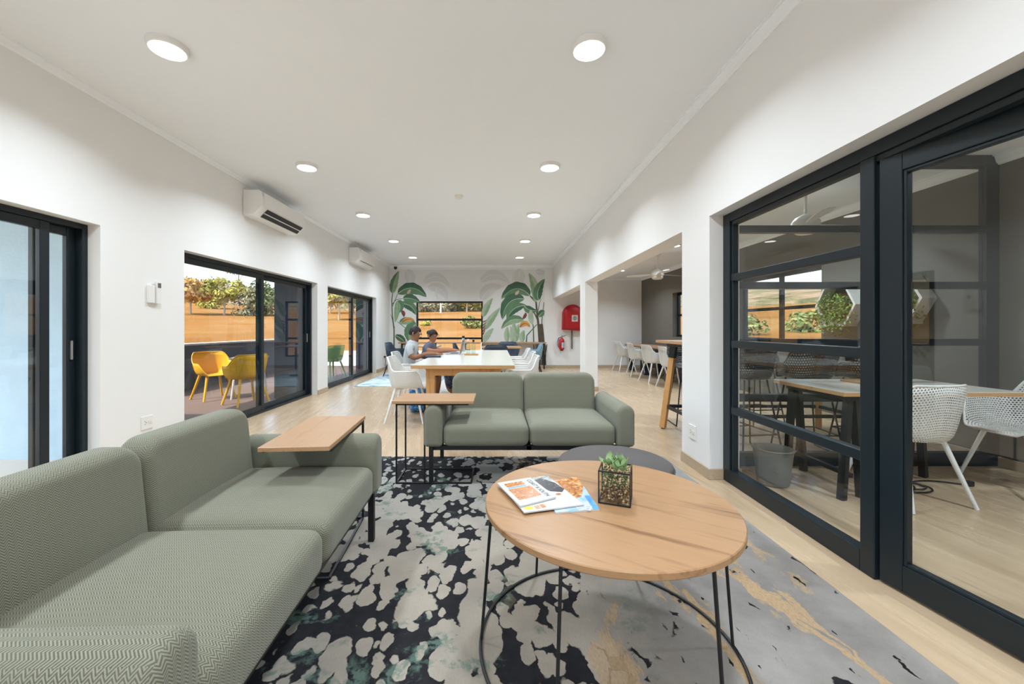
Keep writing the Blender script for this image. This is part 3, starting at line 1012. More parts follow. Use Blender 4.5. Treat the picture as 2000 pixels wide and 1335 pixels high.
for i, (x, Y, hh, cw, k, mt) in enumerate([(822, 88, 6.6, 8, 'tall', 'leaf_gry'), (845, 92, 6.8, 8, 'round', 'leaf_org'), (868, 86, 6.5, 7, 'tall', 'leaf_gry'),
        (888, 90, 7.0, 8, 'tall', 'leaf_grn'), (912, 84, 6.8, 8, 'round', 'leaf_yel'), (935, 88, 7.2, 8, 'tall', 'leaf_yel')]):
    tree('hilltop_tree', x, Y, hh, cw, k, mt, ['leftmost greyish tree', 'golden rounded tree', 'grey tree beside the pole', 'dark green tree', 'yellow-green rounded tree', 'rightmost tall yellow-green tree'][i] + ' on the hilltop in the mural window', 'hilltop trees in the back window')
tree('bush', 926, 40, 1.5, 2.6, 'bush', 'leaf_grn', 'round green bush on the dry slope in the mural window', None, 'bush', False)
tree('bush', 828, 46, .9, 1.8, 'bush', 'leaf_yel', 'small yellowish bush at the left of the mural window', None, 'bush', False)
for i, (x, Y, hh, cw, mt) in enumerate([(1430, 30, 6, 7, 'leaf_grn'), (1590, 30, 6, 7, 'leaf_grn')]):
    tree('garden_tree', x, Y, hh * .3, cw * .6, 'round', mt, ['low green tree outside the bar-stool window, left side', 'low green tree outside the bar-stool window, right side'][i], 'trees outside the taupe wall')
pl = MB().tube([(0, 0, -.5), (0, 0, 6.5)], [.16, .12], 8).build('utility_pole', M['coping'])
X = (861 - CX) * 80 / F
pl.location = (X, 80, nearz(X, 80))
tag(pl, 'pale utility pole on the hilltop in the mural window', 'pole')
fb = thing('slat_fence', 'low white slatted fence behind the terrace parapet', 'fence', (-10.6, 8.6, -.45))
for k in range(26):
    MB().box(-.02, -1.3 + k * .14, 0, .02, -1.3 + k * .14 + .07, 1.18).build('slat', M['coping'], fb)
MB().box(.02, -1.35, 1.05, .05, 2.4, 1.12).build('rail', M['coping'], fb)

# ================================================================== CEILING FITTINGS
def downlight(loc, label, group, watts=DOWNLIGHT_W, d=.23):
    t = thing('ceiling_downlight', label, 'downlight', loc, 0, group)
    r = d / 2
    MB().lathe([(r - .012, -.036), (r - .004, -.034), (r, -.028), (r + .003, -.006), (r + .004, 0)], 32).build('housing', M['white'], t, smooth=True)
    MB().lathe([(1e-5, -.0385), (r - .014, -.0375)], 32).build('diffuser', M['lamp'], t)
    ld = bpy.data.lights.new('lamp_light', 'AREA')
    ld.shape = 'DISK'; ld.size = d * .85; ld.energy = watts; ld.color = (.80, .91, 1.0); ld.spread = R(141)
    lo = bpy.data.objects.new('lamp_light', ld)
    COL.objects.link(lo)
    lo.location = (0, 0, -.042)
    lo.parent = t
    return t
order = ['nearest', 'second', 'third', 'fourth', 'farthest']
for k in range(-2, 5):
    Y = 2.68 + 1.97 * k
    for X, side in ((-2.19, 'left row, beside the sliding doors'), (.62, 'right row, beside the open annexe')):
        if k >= 0:
            lb = '%s round white downlight of the %s' % (order[k], side)
        else:
            lb = 'round white ceiling downlight behind the viewer, %s of the %s' % (('next', 'last')[k == -2], side.split(',')[0])
        downlight((X, Y, ZC), lb, 'round ceiling downlights')
for X, Y, lb in ((3.2, 10.3, 'round downlight in the annexe ceiling beyond the near fan'), (3.2, 7.2, 'round downlight in the annexe ceiling between the fans'), (3.25, 4.75, 'round downlight above the bar table'),
                 (3.2, 1.6, 'round downlight in the meeting room ceiling'), (3.2, -1.4, 'round downlight at the near end of the meeting room')):
    downlight((X, Y, ZA), lb, 'annexe downlights', 22.0, .20)

t = thing('smoke_detector', 'small round white smoke detector between the downlight rows', 'smoke detector', (-.53, 5.72, ZC))
MB().lathe([(.035, -.04), (.052, -.03), (.062, -.012), (.062, 0)], 24).build('body', M['cream'], t, smooth=True)
MB().lathe([(.02, -.047), (.03, -.04)], 16).build('sensor', M['white'], t)

def air_con(loc, label, louvre):
    t = thing('air_conditioner', label, 'air conditioner', loc, 0, 'wall air conditioners')
    L, D, H = 1.12, .25, .33
    prof = [(0, 0), (0, H), (D * .80, H), (D * .93, H * .93), (D, H * .72), (D, H * .34), (D * .56, 0)]
    mb = MB()
    n = len(prof)
    vs = [(u, yy, v) for yy in (0, L) for (u, v) in prof]
    fs = [(j, (j + 1) % n, n + (j + 1) % n, n + j) for j in range(n)] + [tuple(range(n)), tuple(range(2 * n - 1, n - 1, -1))]
    mb.add(vs, fs).build('casing', M['white'], t, bevel=.012)
    MB().box(D - .001, .03, H * .36, D + .006, L - .03, H * .90).build('front_panel', M['white'], t, bevel=.004)
    # outlet in the sloping underside
    a, b = Vector((D * .985, 0, H * .328)), Vector((D * .62, 0, H * .046))
    mb = MB()
    nn = Vector((.06, 0, -.075)).normalized() * .004
    if louvre:
        vs = [a + nn, b + nn]
        mb.add([(a + nn) + Vector((0, .12, 0)), (a + nn) + Vector((0, L - .05, 0)), (b + nn) + Vector((0, L - .05, 0)), (b + nn) + Vector((0, .12, 0))], [(0, 1, 2, 3)])
        mb.build('air_outlet', M['blackp'], t)
        c = (a + b) / 2 + nn * 2
        MB().bar((c.x, .12, c.z), (c.x, L - .05, c.z), .018, .006).build('louvre', M['white'], t)
    else:
        for f0, f1 in ((.42, .50),):
            p, q = a.lerp(b, f0) + nn, a.lerp(b, f1) + nn
            mb.add([p + Vector((0, .14, 0)), p + Vector((0, L - .08, 0)), q + Vector((0, L - .08, 0)), q + Vector((0, .14, 0))], [(0, 1, 2, 3)])
        mb.build('air_outlet', M['blackp'], t)
    MB().box(D + .004, L * .78, H * .40, D + .0075, L * .84, H * .44).build('indicator', M['cream'], t)
    return t
air_con((XL, 5.07, 2.62), 'white wall air conditioner with its louvre open, above the near door', True)
air_con((XL, 8.72, 2.62), 'white wall air conditioner with its louvre shut, farther along', False)

t = thing('security_camera', 'small black dome camera high in the far left corner', 'camera', (-2.98, 11.9, 2.985))
MB().lathe([(.02, -.055), (.045, -.03), (.05, 0), (.04, .025), (1e-5, .03)], 16).build('body', M['blackp'], t, smooth=True)
MB().tube([(0, .0, .02), (0, .17, .05)], .015, 8).build('bracket', M['white'], t)
MB().lathe([(1e-5, -.075), (.02, -.07), (.03, -.05)], 12).build('lens', M['glass'], t)

def ceiling_fan(loc, rz, label):
    t = thing('ceiling_fan', label, 'ceiling fan', loc, rz, 'white ceiling fans')
    MB().lathe([(.02, -.10), (.045, -.06), (.065, -.01), (.065, 0)], 20).build('canopy', M['white'], t, smooth=True)
    MB().tube([(0, 0, -.09), (0, 0, -.34)], .013, 10).build('rod', M['white'], t)
    MB().lathe([(.03, -.31), (.09, -.345), (.125, -.39), (.125, -.44), (.10, -.455)], 24).build('motor', M['white'], t, smooth=True)
    MB().lathe([(1e-5, -.52), (.08, -.515), (.11, -.49), (.11, -.455)], 24).build('light_bowl', M['cream'], t, smooth=True)
    for k in range(3):
        a = k * 2 * PI / 3
        mb = MB()
        lp = [(.10, -.03), (.22, -.05), (.45, -.065), (.60, -.055), (.63, 0), (.60, .055), (.45, .065), (.22, .045), (.10, .03)]
        n = len(lp)
        vs = []
        for dz in (-.004, .004):
            for (u, v) in lp:
                x, y = rot2((u, v), a)
                vs.append((x, y, -.415 + v * .18 + dz))
        fs = [(j, (j + 1) % n, n + (j + 1) % n, n + j) for j in range(n)] + [tuple(range(n - 1, -1, -1)), tuple(range(n, 2 * n))]
        mb.add(vs, fs).build('blade', M['white'], t)
    return t
ceiling_fan((3.27, 8.15, ZA), .4, 'white ceiling fan seen through the open annexe doorway')
ceiling_fan((3.25, 4.22, ZA), .15, 'white ceiling fan seen through the glazed screen')

# ================================================================== THINGS ON THE WALLS
t = thing('remote_control', 'white air conditioner remote in its wall holder, left of the near air conditioner', 'remote', (XL, 3.68, 1.43))
MB().box(0, 0, 0, .025, .065, .165).build('holder', M['white'], t, bevel=.004)
rc = MB().box(.012, .075, -.005, .034, .125, .205).build('remote', M['white'], t, bevel=.006)
MB().box(.0345, .082, .145, .0355, .118, .19).build('screen', M['pipe'], rc)

def socket(loc, rz, label):
    """plate in the local XZ plane facing +Y... built facing +X"""
    t = thing('wall_socket', label, 'socket', loc, rz, 'white wall sockets')
    MB().box(0, -.06, -.06, .008, .06, .06).build('plate', M['white'], t, bevel=.003)
    for dy, dz in ((-.025, .012), (-.025, -.012), (-.012, 0)):
        MB().tube([(.007, dy, dz), (.0088, dy, dz)], .004, 8).build('pin_hole', M['blackp'], t)
    for dy in (.015, .035):
        MB().box(.008, dy - .008, -.014, .012, dy + .008, .014).build('switch', M['cream'], t, bevel=.002)
    return t
socket((XL, 3.68, .335), 0, 'white double socket low on the wall behind the near sofa')
socket((XR, 3.46, .305), PI, 'white socket low on the white pier beside the glazed screen')
socket((XL, 11.45, .38), 0, 'white socket with a black plug in the far left corner')
t = thing('power_plug', 'black plug and cord in the far left corner socket', 'plug', (XL + .012, 11.43, .38))
MB().box(0, -.025, -.025, .05, .025, .025).build('plug', M['blackp'], t, bevel=.006)
MB().tube([(.03, 0, -.02), (.05, 0, -.1), (.03, .02, -.25), (.06, .05, -.375)], .008, 6).build('cord', M['blackp'], t, smooth=True)

# hose reel cover and extinguisher on the back wall
def bx_(x): return (x - CX) * YB / F
def bz_(y): return HC - (y - CY) * YB / F
t = thing('hose_reel_cover', 'red vinyl fire hose reel cover on the back wall', 'hose reel', (bx_(1117), YB, bz_(620)))
w_, h_ = .62, .76
lp = [(-.31, -.36), (-.10, -.37), (.12, -.39), (.31, -.39)] + [(.30 * math.cos(a), .09 + .30 * math.sin(a)) for a in [PI * i / 14 for i in range(15)]]
mb = MB()
rings = []
for (s, dd) in ((1.0, 0), (1.0, .14), (.97, .20), (.88, .235), (.5, .245)):
    rings.append([((u) * s, -dd, (v) * s) for (u, v) in lp])
n = len(lp)
vs = [p for r_ in rings for p in r_]
fs = [(i * n + j, i * n + (j + 1) % n, (i + 1) * n + (j + 1) % n, (i + 1) * n + j) for i in range(len(rings) - 1) for j in range(n)]
fs += [tuple(range(n)), tuple((len(rings) - 1) * n + j for j in range(n))]
mb.add(vs, fs).build('cover', M['red'], t, smooth=True, ang=60)
st = MB().box(-.05, -.25, -.12, .13, -.246, .07).build('sign', M['paper'], t)
for r0 in (.055, .032):
    MB().tube([(.04 + r0 * math.cos(a), -.2535, -.025 + r0 * math.sin(a)) for a in [2 * PI * i / 20 for i in range(20)]], .006, 6, True).build('hose_symbol', M['pipe'], st)
MB().box(.03, -.2545, -.08, .045, -.2505, .03).build('hose_symbol', M['pipe'], st)
MB().tube([(-.01, -.06, -.36), (-.01, -.06, -.94)], .022, 10).build('supply_pipe', M['pipe'], t, smooth=True)

t = thing('fire_extinguisher', 'red fire extinguisher hung on the back wall', 'extinguisher', (bx_(1096), YB - .11, bz_(684)))
MB().lathe([(.045, 0), (.045, .03)], 16).build('foot', M['blackp'], t)
MB().lathe([(.05, .03), (.075, .04), (.08, .06), (.08, .30), (.065, .345), (.03, .37), (.022, .385)], 20).build('cylinder', M['redpaint'], t, smooth=True)
MB().lathe([(.028, .38), (.03, .42), (.018, .43)], 12).build('valve', M['chrome'], t, smooth=True)
MB().bar((-.02, 0, .43), (.13, 0, .455), .02, .012).bar((-.02, 0, .415), (.10, 0, .41), .018, .01).build('handle', M['blackp'], t)
MB().tube([(-.02, 0, .40), (-.09, -.01, .38), (-.115, -.01, .28), (-.105, -.01, .14), (-.085, -.01, .09)], .011, 8).build('hose', M['blackp'], t, smooth=True)
lb = MB()
vs, fs = [], []
for i in range(9):
    a = -PI / 2 - .2 + i * 1.3 / 8
    vs += [(.0812 * math.cos(a), .0812 * math.sin(a), .09), (.0812 * math.cos(a), .0812 * math.sin(a), .25)]
fs = [(2 * i, 2 * i + 2, 2 * i + 3, 2 * i + 1) for i in range(8)]
lb.add(vs, fs).build('label', M['print_sky'], t, fixn=False)
MB().box(-.02, .07, .2, .02, .11, .32).build('bracket', M['blackp'], t)

# ------------------------------------------------------------------ printed mural on the back wall
mu = thing('wall_mural', 'banana leaf wallpaper mural covering the back wall around the window', 'mural', (0, YB, 0))
M['muralbg'] = flat('mural_paper', (.76, .76, .75), .6, var=.04)
MZ = 2.95
mb = MB()
for (a, b, c, d) in ((XL, -2.40, 0, MZ), (-.40, 1.46, 0, MZ), (-2.40, -.40, 2.0, MZ), (-2.40, -.40, HB, .33)):
    mb.box(a, -.003, max(c, HB), b, 0, d)
mb.build('wallpaper', M['muralbg'], mu)
def mw(cx, cy):
    x, y = 740 + cx / 5.556, 500 + cy / 5.556
    return ((x - CX) * YB / F, HC - (y - CY) * YB / F)
def paint(name, c, var=.3): return flat(name, c, .6, var=var)
M['mg1'] = paint('mural_deep_green', (.055, .135, .080)); M['mg2'] = paint('mural_mid_green', (.115, .225, .125))
M['mg3'] = paint('mural_light_green', (.27, .40, .24)); M['mg4'] = paint('mural_pale_green', (.40, .50, .36))
M['mrib'] = paint('mural_rib', (.42, .50, .33)); M['mbr'] = paint('mural_brown', (.085, .075, .05)); M['mbr2'] = paint('mural_stem', (.10, .14, .075))
M['mor'] = paint('mural_orange', (.62, .33, .09)); M['mred'] = paint('mural_red', (.28, .05, .05)); M['mpk'] = paint('mural_pink', (.62, .42, .33))
M['mgh'] = paint('mural_ghost', (.66, .67, .655), .03); M['mdk'] = paint('mural_dark_grass', (.035, .042, .034)); M['mgr'] = paint('mural_grey_grass', (.22, .24, .20))
layer = [0]
def leaf(base, ctrl, tip, wd, m1, m2, rib='mrib', droop=0.0, name='printed_leaf'):
    b, c, t_ = [Vector(mw(*p)) for p in (base, ctrl, tip)]
    wd = wd / 5.556 * YB / F
    layer[0] += 1
    yy = -.0035 - .00012 * layer[0]
    N = 18
    L, Rr, Cc = [], [], []
    for i in range(N + 1):
        s = i / N
        p = b * (1 - s) ** 2 + c * 2 * s * (1 - s) + t_ * s * s
        d = ((c - b) * 2 * (1 - s) + (t_ - c) * 2 * s)
        d = d.normalized() if d.length > 1e-6 else Vector((1, 0))
        nn = Vector((-d.y, d.x))
        ww = wd * .5 * (math.sin(PI * s ** .8)) ** .72 * (1 + .05 * math.sin(s * 31 + layer[0]))
        L.append(p + nn * ww); Rr.append(p - nn * ww * (1 + droop)); Cc.append((p, nn))
    mb = MB()
    vs = [(q.x, yy, q.y) for k in range(N + 1) for q in (L[k], Cc[k][0], Rr[k])]
    for k in range(N):
        a = 3 * k
        mb_f = [(a, a + 3, a + 4, a + 1), (a + 1, a + 4, a + 5, a + 2)]
        if k == 0: mb.add(vs, [mb_f[0]], 0)
        else: mb.f.append(mb_f[0]); mb.m.append(0)
        mb.f.append(mb_f[1]); mb.m.append(1)
    rb = []
    o = len(mb.v)
    for k in range(N + 1):
        p, nn = Cc[k]
        rw = .012 * (1 - .7 * k / N)
        mb.v += [((p + nn * rw).x, yy - .00006, (p + nn * rw).y), ((p - nn * rw).x, yy - .00006, (p - nn * rw).y)]
    for k in range(N):
        mb.f.append((o + 2 * k, o + 2 * k + 2, o + 2 * k + 3, o + 2 * k + 1)); mb.m.append(2)
    return mb.build(name, [M[m1], M[m2], M[rib]], mu, fixn=False)
def stem(pts, w0, mat='mbr2', name='printed_stem'):
    layer[0] += 1
    yy = -.0035 - .00012 * layer[0]
    P = [Vector(mw(*p)) for p in pts]
    Q = []
    for i in range(len(P) - 1):
        for k in range(6): Q.append(P[i].lerp(P[i + 1], k / 6))
    Q.append(P[-1])
    w0 = w0 / 5.556 * YB / F
    mb = MB()
    vs, fs = [], []
    for i, p in enumerate(Q):
        d = (Q[min(i + 1, len(Q) - 1)] - Q[max(i - 1, 0)]).normalized()
        nn = Vector((-d.y, d.x)) * w0 * .5 * (1 - .5 * i / len(Q))
        vs += [((p + nn).x, yy, (p + nn).y), ((p - nn).x, yy, (p - nn).y)]
    fs = [(2 * i, 2 * i + 2, 2 * i + 3, 2 * i + 1) for i in range(len(Q) - 1)]
    return mb.add(vs, fs).build(name, M[mat], mu, fixn=False)
for a in (((290, 150), (380, 230), (310, 330), 120), ((480, 300), (620, 130), (775, 335), 100), ((530, 345), (690, 300), (745, 480), 110), ((1100, 285), (1260, 110), (1420, 300), 110),
          ((1120, 480), (1150, 330), (1345, 330), 130), ((1540, 140), (1500, 230), (1555, 320), 130), ((1460, 150), (1465, 300), (1460, 480), 26), ((1700, 150), (1760, 190), (1800, 170), 70), ((620, 330), (620, 420), (640, 480), 24)):
    leaf(*a, 'mgh', 'mgh', 'muralbg', name='printed_pale_leaf')
stem([(165, 1000), (165, 800), (145, 620), (140, 480), (152, 380)], 16); stem([(140, 560), (200, 420), (215, 400)], 8); stem([(145, 520), (190, 470), (270, 460)], 8)
stem([(170, 780), (150, 700), (130, 630)], 8, 'mbr'); stem([(320, 930), (290, 780), (200, 710)], 10); stem([(180, 700), (195, 560)], 10)
leaf((150, 405), (150, 290), (218, 160), 85, 'mg2', 'mg3'); leaf((203, 410), (370, 265), (518, 445), 120, 'mg1', 'mg2', droop=.2); leaf((262, 462), (350, 440), (445, 500), 95, 'mg1', 'mg2')
leaf((235, 515), (370, 510), (405, 640), 95, 'mg2', 'mg1'); leaf((190, 500), (260, 510), (215, 620), 90, 'mg2', 'mg3'); leaf((200, 480), (205, 600), (175, 720), 60, 'mg3', 'mg3')
leaf((225, 730), (300, 670), (405, 735), 80, 'mg2', 'mg3'); leaf((410, 730), (300, 800), (330, 925), 120, 'mg3', 'mg2'); leaf((175, 860), (260, 890), (285, 945), 70, 'mg1', 'mbr2')
leaf((255, 715), (320, 660), (390, 700), 46, 'mor', 'mor', 'mred', name='printed_flower'); leaf((245, 590), (280, 620), (268, 660), 40, 'mred', 'mbr', 'mred', name='printed_flower')
leaf((310, 410), (330, 380), (345, 360), 30, 'mpk', 'mpk', 'mpk', name='printed_flower')
stem([(1745, 940), (1730, 740), (1715, 600), (1705, 500), (1640, 430)], 26, 'mbr'); stem([(1735, 720), (1690, 620), (1580, 525), (1475, 555)], 16, 'mbr')
stem([(1680, 930), (1675, 760), (1640, 620)], 14, 'mbr2'); stem([(1600, 930), (1605, 860), (1715, 740)], 14, 'mg1'); stem([(1725, 600), (1740, 520), (1760, 460)], 8, 'mbr2'); stem([(1765, 940), (1768, 700), (1790, 500)], 12, 'mbr')
stem([(1765, 945), (1762, 830), (1760, 735)], 70, 'mbr', 'printed_trunk')
leaf((1695, 500), (1720, 320), (1625, 180), 90, 'mg3', 'mg4'); leaf((1735, 480), (1690, 380), (1800, 245), 100, 'mg2', 'mg1'); leaf((1640, 430), (1490, 260), (1328, 465), 125, 'mg2', 'mg1', droop=.2)
leaf((1580, 465), (1370, 430), (1340, 690), 120, 'mg2', 'mg1', droop=.2); leaf((1590, 535), (1430, 540), (1390, 695), 95, 'mg1', 'mg2'); leaf((1130, 660), (1150, 560), (1235, 455), 70, 'mg4', 'mg3')
leaf((1135, 800), (1190, 700), (1318, 555), 70, 'mg4', 'mg3', droop=.2); leaf((1145, 930), (1170, 850), (1245, 780), 64, 'mg4', 'mg4'); leaf((1580, 540), (1620, 600), (1720, 590), 80, 'mg1', 'mg2')
leaf((1650, 580), (1640, 690), (1670, 740), 60, 'mg4', 'mg4'); leaf((1730, 660), (1770, 600), (1800, 600), 70, 'mg1', 'mg2'); leaf((1570, 700), (1430, 640), (1328, 790), 90, 'mg3', 'mg2')
for a in (((1395, 930), (1380, 850), (1395, 765), 60), ((1440, 930), (1470, 850), (1425, 760), 62), ((1490, 930), (1475, 840), (1520, 735), 72), ((1565, 930), (1540, 870), (1575, 800), 64), ((1510, 860), (1450, 800), (1470, 715), 60)):
    leaf(*a, 'mg4', 'mg3')
leaf((1530, 770), (1590, 690), (1640, 770), 60, 'mor', 'mor', 'mred', name='printed_flower'); leaf((1560, 680), (1600, 640), (1590, 610), 34, 'mred', 'mred', 'mbr', name='printed_flower'); leaf((1480, 420), (1500, 400), (1520, 370), 32, 'mpk', 'mpk', 'mpk', name='printed_flower')
for i in range(5):
    stem([(1130, 850 - i * 34), (1150 + i * 4, 800 - i * 26)], 12, 'mred', 'printed_flower')
for i in range(16):
    x0 = 1690 + i * 8
    stem([(x0, 1195), (x0 + (i % 3 - 1) * 6, 1080), (x0 + (i % 4 - 1.5) * 9, 955)], 13, 'mdk' if i % 4 != 1 else 'mgr', 'printed_grass')

# counter under the mural
ct = thing('wall_counter', 'long wooden counter shelf along the mural wall', 'counter', (0, YB, 0))
MB().box(XL + .35, -.42, .745, 1.46, -.016, .78).build('top', M['tabletop'], ct, bevel=.004)
for x in (XL + .45, -.9, 1.40):
    MB().box(x - .02, -.36, 0, x + .02, -.32, .745).box(x - .02, -.36, .705, x + .02, -.02, .745).build('leg', M['black'], ct)

# ================================================================== LOUNGE: RUG, SOFAS, TABLES
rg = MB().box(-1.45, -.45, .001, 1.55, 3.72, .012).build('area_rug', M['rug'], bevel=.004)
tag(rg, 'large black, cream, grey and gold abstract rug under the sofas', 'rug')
RZ = .012

# sofa: local frame, front edge y = 0, back towards +y, width along x from 0 to 1.60
def make_sofa(label, loc, rz):
    t = thing('two_seat_sofa', label, 'sofa', loc, rz, 'sage green sofas')
    W, A, D = 1.60, .14, .79
    z0, zseat, zarm, zback = .285, .455, .588, .772
    for s in (0, 1):
        x0 = 0 if s == 0 else W - A
        mb = MB()
        rrect_prism(mb, A, zarm + .015 - z0, (.03, .03, A / 2 - .001, A / 2 - .001), lambda u, v, w_: (u, w_, v), .005, D - .06, .035, x0 + A / 2, (z0 + zarm + .015) / 2, 8, 5)
        mb.build('arm', M['sofa'], t, smooth=True)
    xm = W / 2
    for (a, b) in ((A, xm), (xm, W - A)):
        mb = MB()
        rbox(mb, a + .002, .012, z0, b - .002, .70, zseat, .05, 16, .022)
        mb.build('seat_cushion', M['sofa'], t, smooth=True, ang=80)
        mb = MB()
        hb = zback - z0 - .03
        def axf(u, v, w_, zc=(z0 + .03)):
            lean = (v - zc) * .10
            return (u, w_ + lean, v)
        rrect_prism(mb, b - a - .004, hb, (.02, .02, .085, .085), axf, .625, .765, .045, (a + b) / 2, z0 + .03 + hb / 2, 8, 6)
        mb.build('back_cushion', M['sofa'], t, smooth=True, ang=80)
    fr = MB().box(.035, .05, z0 - .03, W - .035, .085, z0 + .004).box(.035, D - .13, z0 - .03, W - .035, D - .095, z0 + .004)
    for x in (.035, W / 2 - .018, W - .07):
        fr.box(x, .05, z0 - .03, x + .035, D - .1, z0 + .002)
    fr.build('base_frame', M['black'], t)
    for x in (.035, W - .067):
        for y in (.04, D - .13):
            MB().box(x, y, 0, x + .032, y + .032, z0).build('leg', M['black'], t, bevel=.002)
    return t
make_sofa('sage green herringbone sofa facing the viewer, behind the coffee table', (-.548, 3.02, RZ), 0)
make_sofa('sage green herringbone sofa along the left side, nearest the viewer', (-.597, .70, RZ), PI / 2 + R(1.6))

def c_table(label, loc, rz, L=.64, D=.37, mat='tabletop'):
    """C-shaped side table: posts at x=0 end, top and base run towards +x"""
    t = thing('side_table', label, 'side table', loc, rz, 'black framed oak side tables')
    h = .635
    MB().box(-.03, -D / 2, h - .022, L - .03, D / 2, h).build('top', M[mat], t, bevel=.003)
    b, r = .012, .155
    fr = MB()
    for s in (-1, 1):
        fr.bar((0, s * r, .006), (0, s * r, h - .022), b)
        fr.bar((0, s * r, .006), (L - .05, s * r, .006), b)
        fr.bar((0, s * r, h - .030), (L - .07, s * r, h - .030), b)
    fr.bar((0, -r, .006), (0, r, .006), b); fr.bar((L - .05, -r, .006), (L - .05, r, .006), b)
    fr.bar((0, -r, h - .030), (0, r, h - .030), b)
    fr.bar((.215, -r, .006), (.215, -r, h - .022), b)
    fr.build('frame', M['black'], t)
    return t
c_table('oak side table on a black frame, reaching over the arm of the far sofa', (-.76, 3.22, RZ), 0, .62, .365)
c_table('oak side table on a black frame, reaching over the arm of the near sofa', (-.985, 2.495, RZ), -PI / 2 + R(4), .66, .325, 'tabletop')

# coffee table
ct = thing('coffee_table', 'round oak coffee table on thin black wire legs', 'coffee table', (.412, 1.51, RZ))
hT = .543
MB().lathe([(.448, hT - .024), (.452, hT - .02), (.452, hT - .003), (.449, hT), (1e-5, hT)], 96).build('top', M['coffeewood'], ct, smooth=True)
MB().tube([(.425 * math.cos(a), .425 * math.sin(a), hT - .030) for a in [2 * PI * i / 64 for i in range(64)]], .006, 8, True).build('top_ring', M['black'], ct, smooth=True)
MB().tube([(.47 * math.cos(a), .47 * math.sin(a), .006) for a in [2 * PI * i / 72 for i in range(72)]], .0062, 8, True).build('floor_ring', M['black'], ct, smooth=True)
for k in range(6):
    a = R(-2 + 60 * k)
    MB().tube([(.468 * math.cos(a), .468 * math.sin(a), .007), (.428 * math.cos(a), .428 * math.sin(a), hT - .025)], .0058, 8).build('leg', M['black'], ct, smooth=True)
ZT = RZ + hT

# ottoman behind it
ot = thing('ottoman', 'round dark grey felt ottoman behind the coffee table', 'ottoman', (.70, 2.375, RZ))
MB().lathe([(.315, .035), (.325, .05), (.328, .37), (.322, .398), (.305, .408), (1e-5, .412)], 64).build('seat', M['grey_felt'], ot, smooth=True, ang=50)
MB().tube([(.326 * math.cos(a), .326 * math.sin(a), .385) for a in [2 * PI * i / 64 for i in range(64)]], .004, 6, True).build('piping', M['grey_felt'], ot, smooth=True)
MB().lathe([(.29, 0), (.29, .036)], 32).build('base', M['blackp'], ot)

# magazines
def magazine(label, tl, tr, br, bl, z, th, decorate):
    o = (tl + tr + br + bl) / 4
    t = thing('magazine', label, 'magazine', (o.x, o.y, z), 0, 'magazines on the coffee table')
    ls = [p - o for p in (tl, tr, br, bl)]
    mb = MB()
    vs = [(p.x, p.y, 0) for p in ls] + [(p.x, p.y, th) for p in ls]
    mb.add(vs, [(0, 1, 2, 3), (4, 5, 6, 7), (0, 1, 5, 4), (1, 2, 6, 5), (2, 3, 7, 6), (3, 0, 4, 7)]).build('pages', M['paper'], t)
    k = [0]
    def quad(u0, v0, u1, v1, mat, name='cover_print', poly=None):
        k[0] += 1
        zz = th + .0003 + .00012 * k[0]
        def P(u, v):
            a = ls[0].lerp(ls[1], u); b = ls[3].lerp(ls[2], u)
            q = a.lerp(b, v)
            return (q.x, q.y, zz)
        pts = poly or [(u0, v0), (u1, v0), (u1, v1), (u0, v1)]
        mb = MB().add([P(*q) for q in pts], [tuple(range(len(pts)))])
        return mb.build(name, M[mat], t, fixn=False)
    decorate(quad, t, ls, th)
    return t
def V2(x, y):
    p = px(x, y, ZT); return Vector((p.x, p.y, 0))
def circ(u, v, ru, rv, n=18): return [(u + ru * math.cos(2 * PI * i / n), v + rv * math.sin(2 * PI * i / n)) for i in range(n)]
def deco3(quad, t, ls, th):
    quad(0, 0, 1, 1, 'print_sky')
    quad(0, 0, 0, 0, 'print_orange', poly=[(.05, .0), (1, 0), (1, .32), (.80, .62), (.45, .72), (.1, .6)])
    quad(0, 0, 0, 0, 'print_food', poly=circ(.45, .32, .22, .16))
    quad(.86, .62, 1, 1, 'print_blue')
    text('BA', t, ls, th + .0012, (.90, .93), (.52, .80), 'paper', .055)
def deco2(quad, t, ls, th):
    quad(0, 0, 1, 1, 'paper')
    quad(.35, .0, 1, .22, 'print_grey')
    quad(0, 0, 0, 0, 'print_dark', poly=[(.62, .10), (.82, .06), (.97, .28), (1, .52), (.90, .60), (.72, .52), (.62, .30)])
    quad(0, 0, 0, 0, 'print_yel', poly=circ(.12, .90, .08, .05))
    quad(.22, .86, .30, .96, 'print_food'); quad(.32, .85, .40, .95, 'print_orange')
    quad(0, 0, 0, 0, 'print_food', poly=circ(.80, .64, .05, .03))
def deco1(quad, t, ls, th):
    quad(0, 0, 1, 1, 'paper')
    quad(.13, .10, .66, .27, 'print_orange'); quad(.13, .29, .66, .33, 'print_blue')
    quad(.10, .36, .74, .82, 'print_food')
    text('COAST & SOUTH', t, ls, th + .0012, (.80, .10), (.80, .90), 'ink', .026)
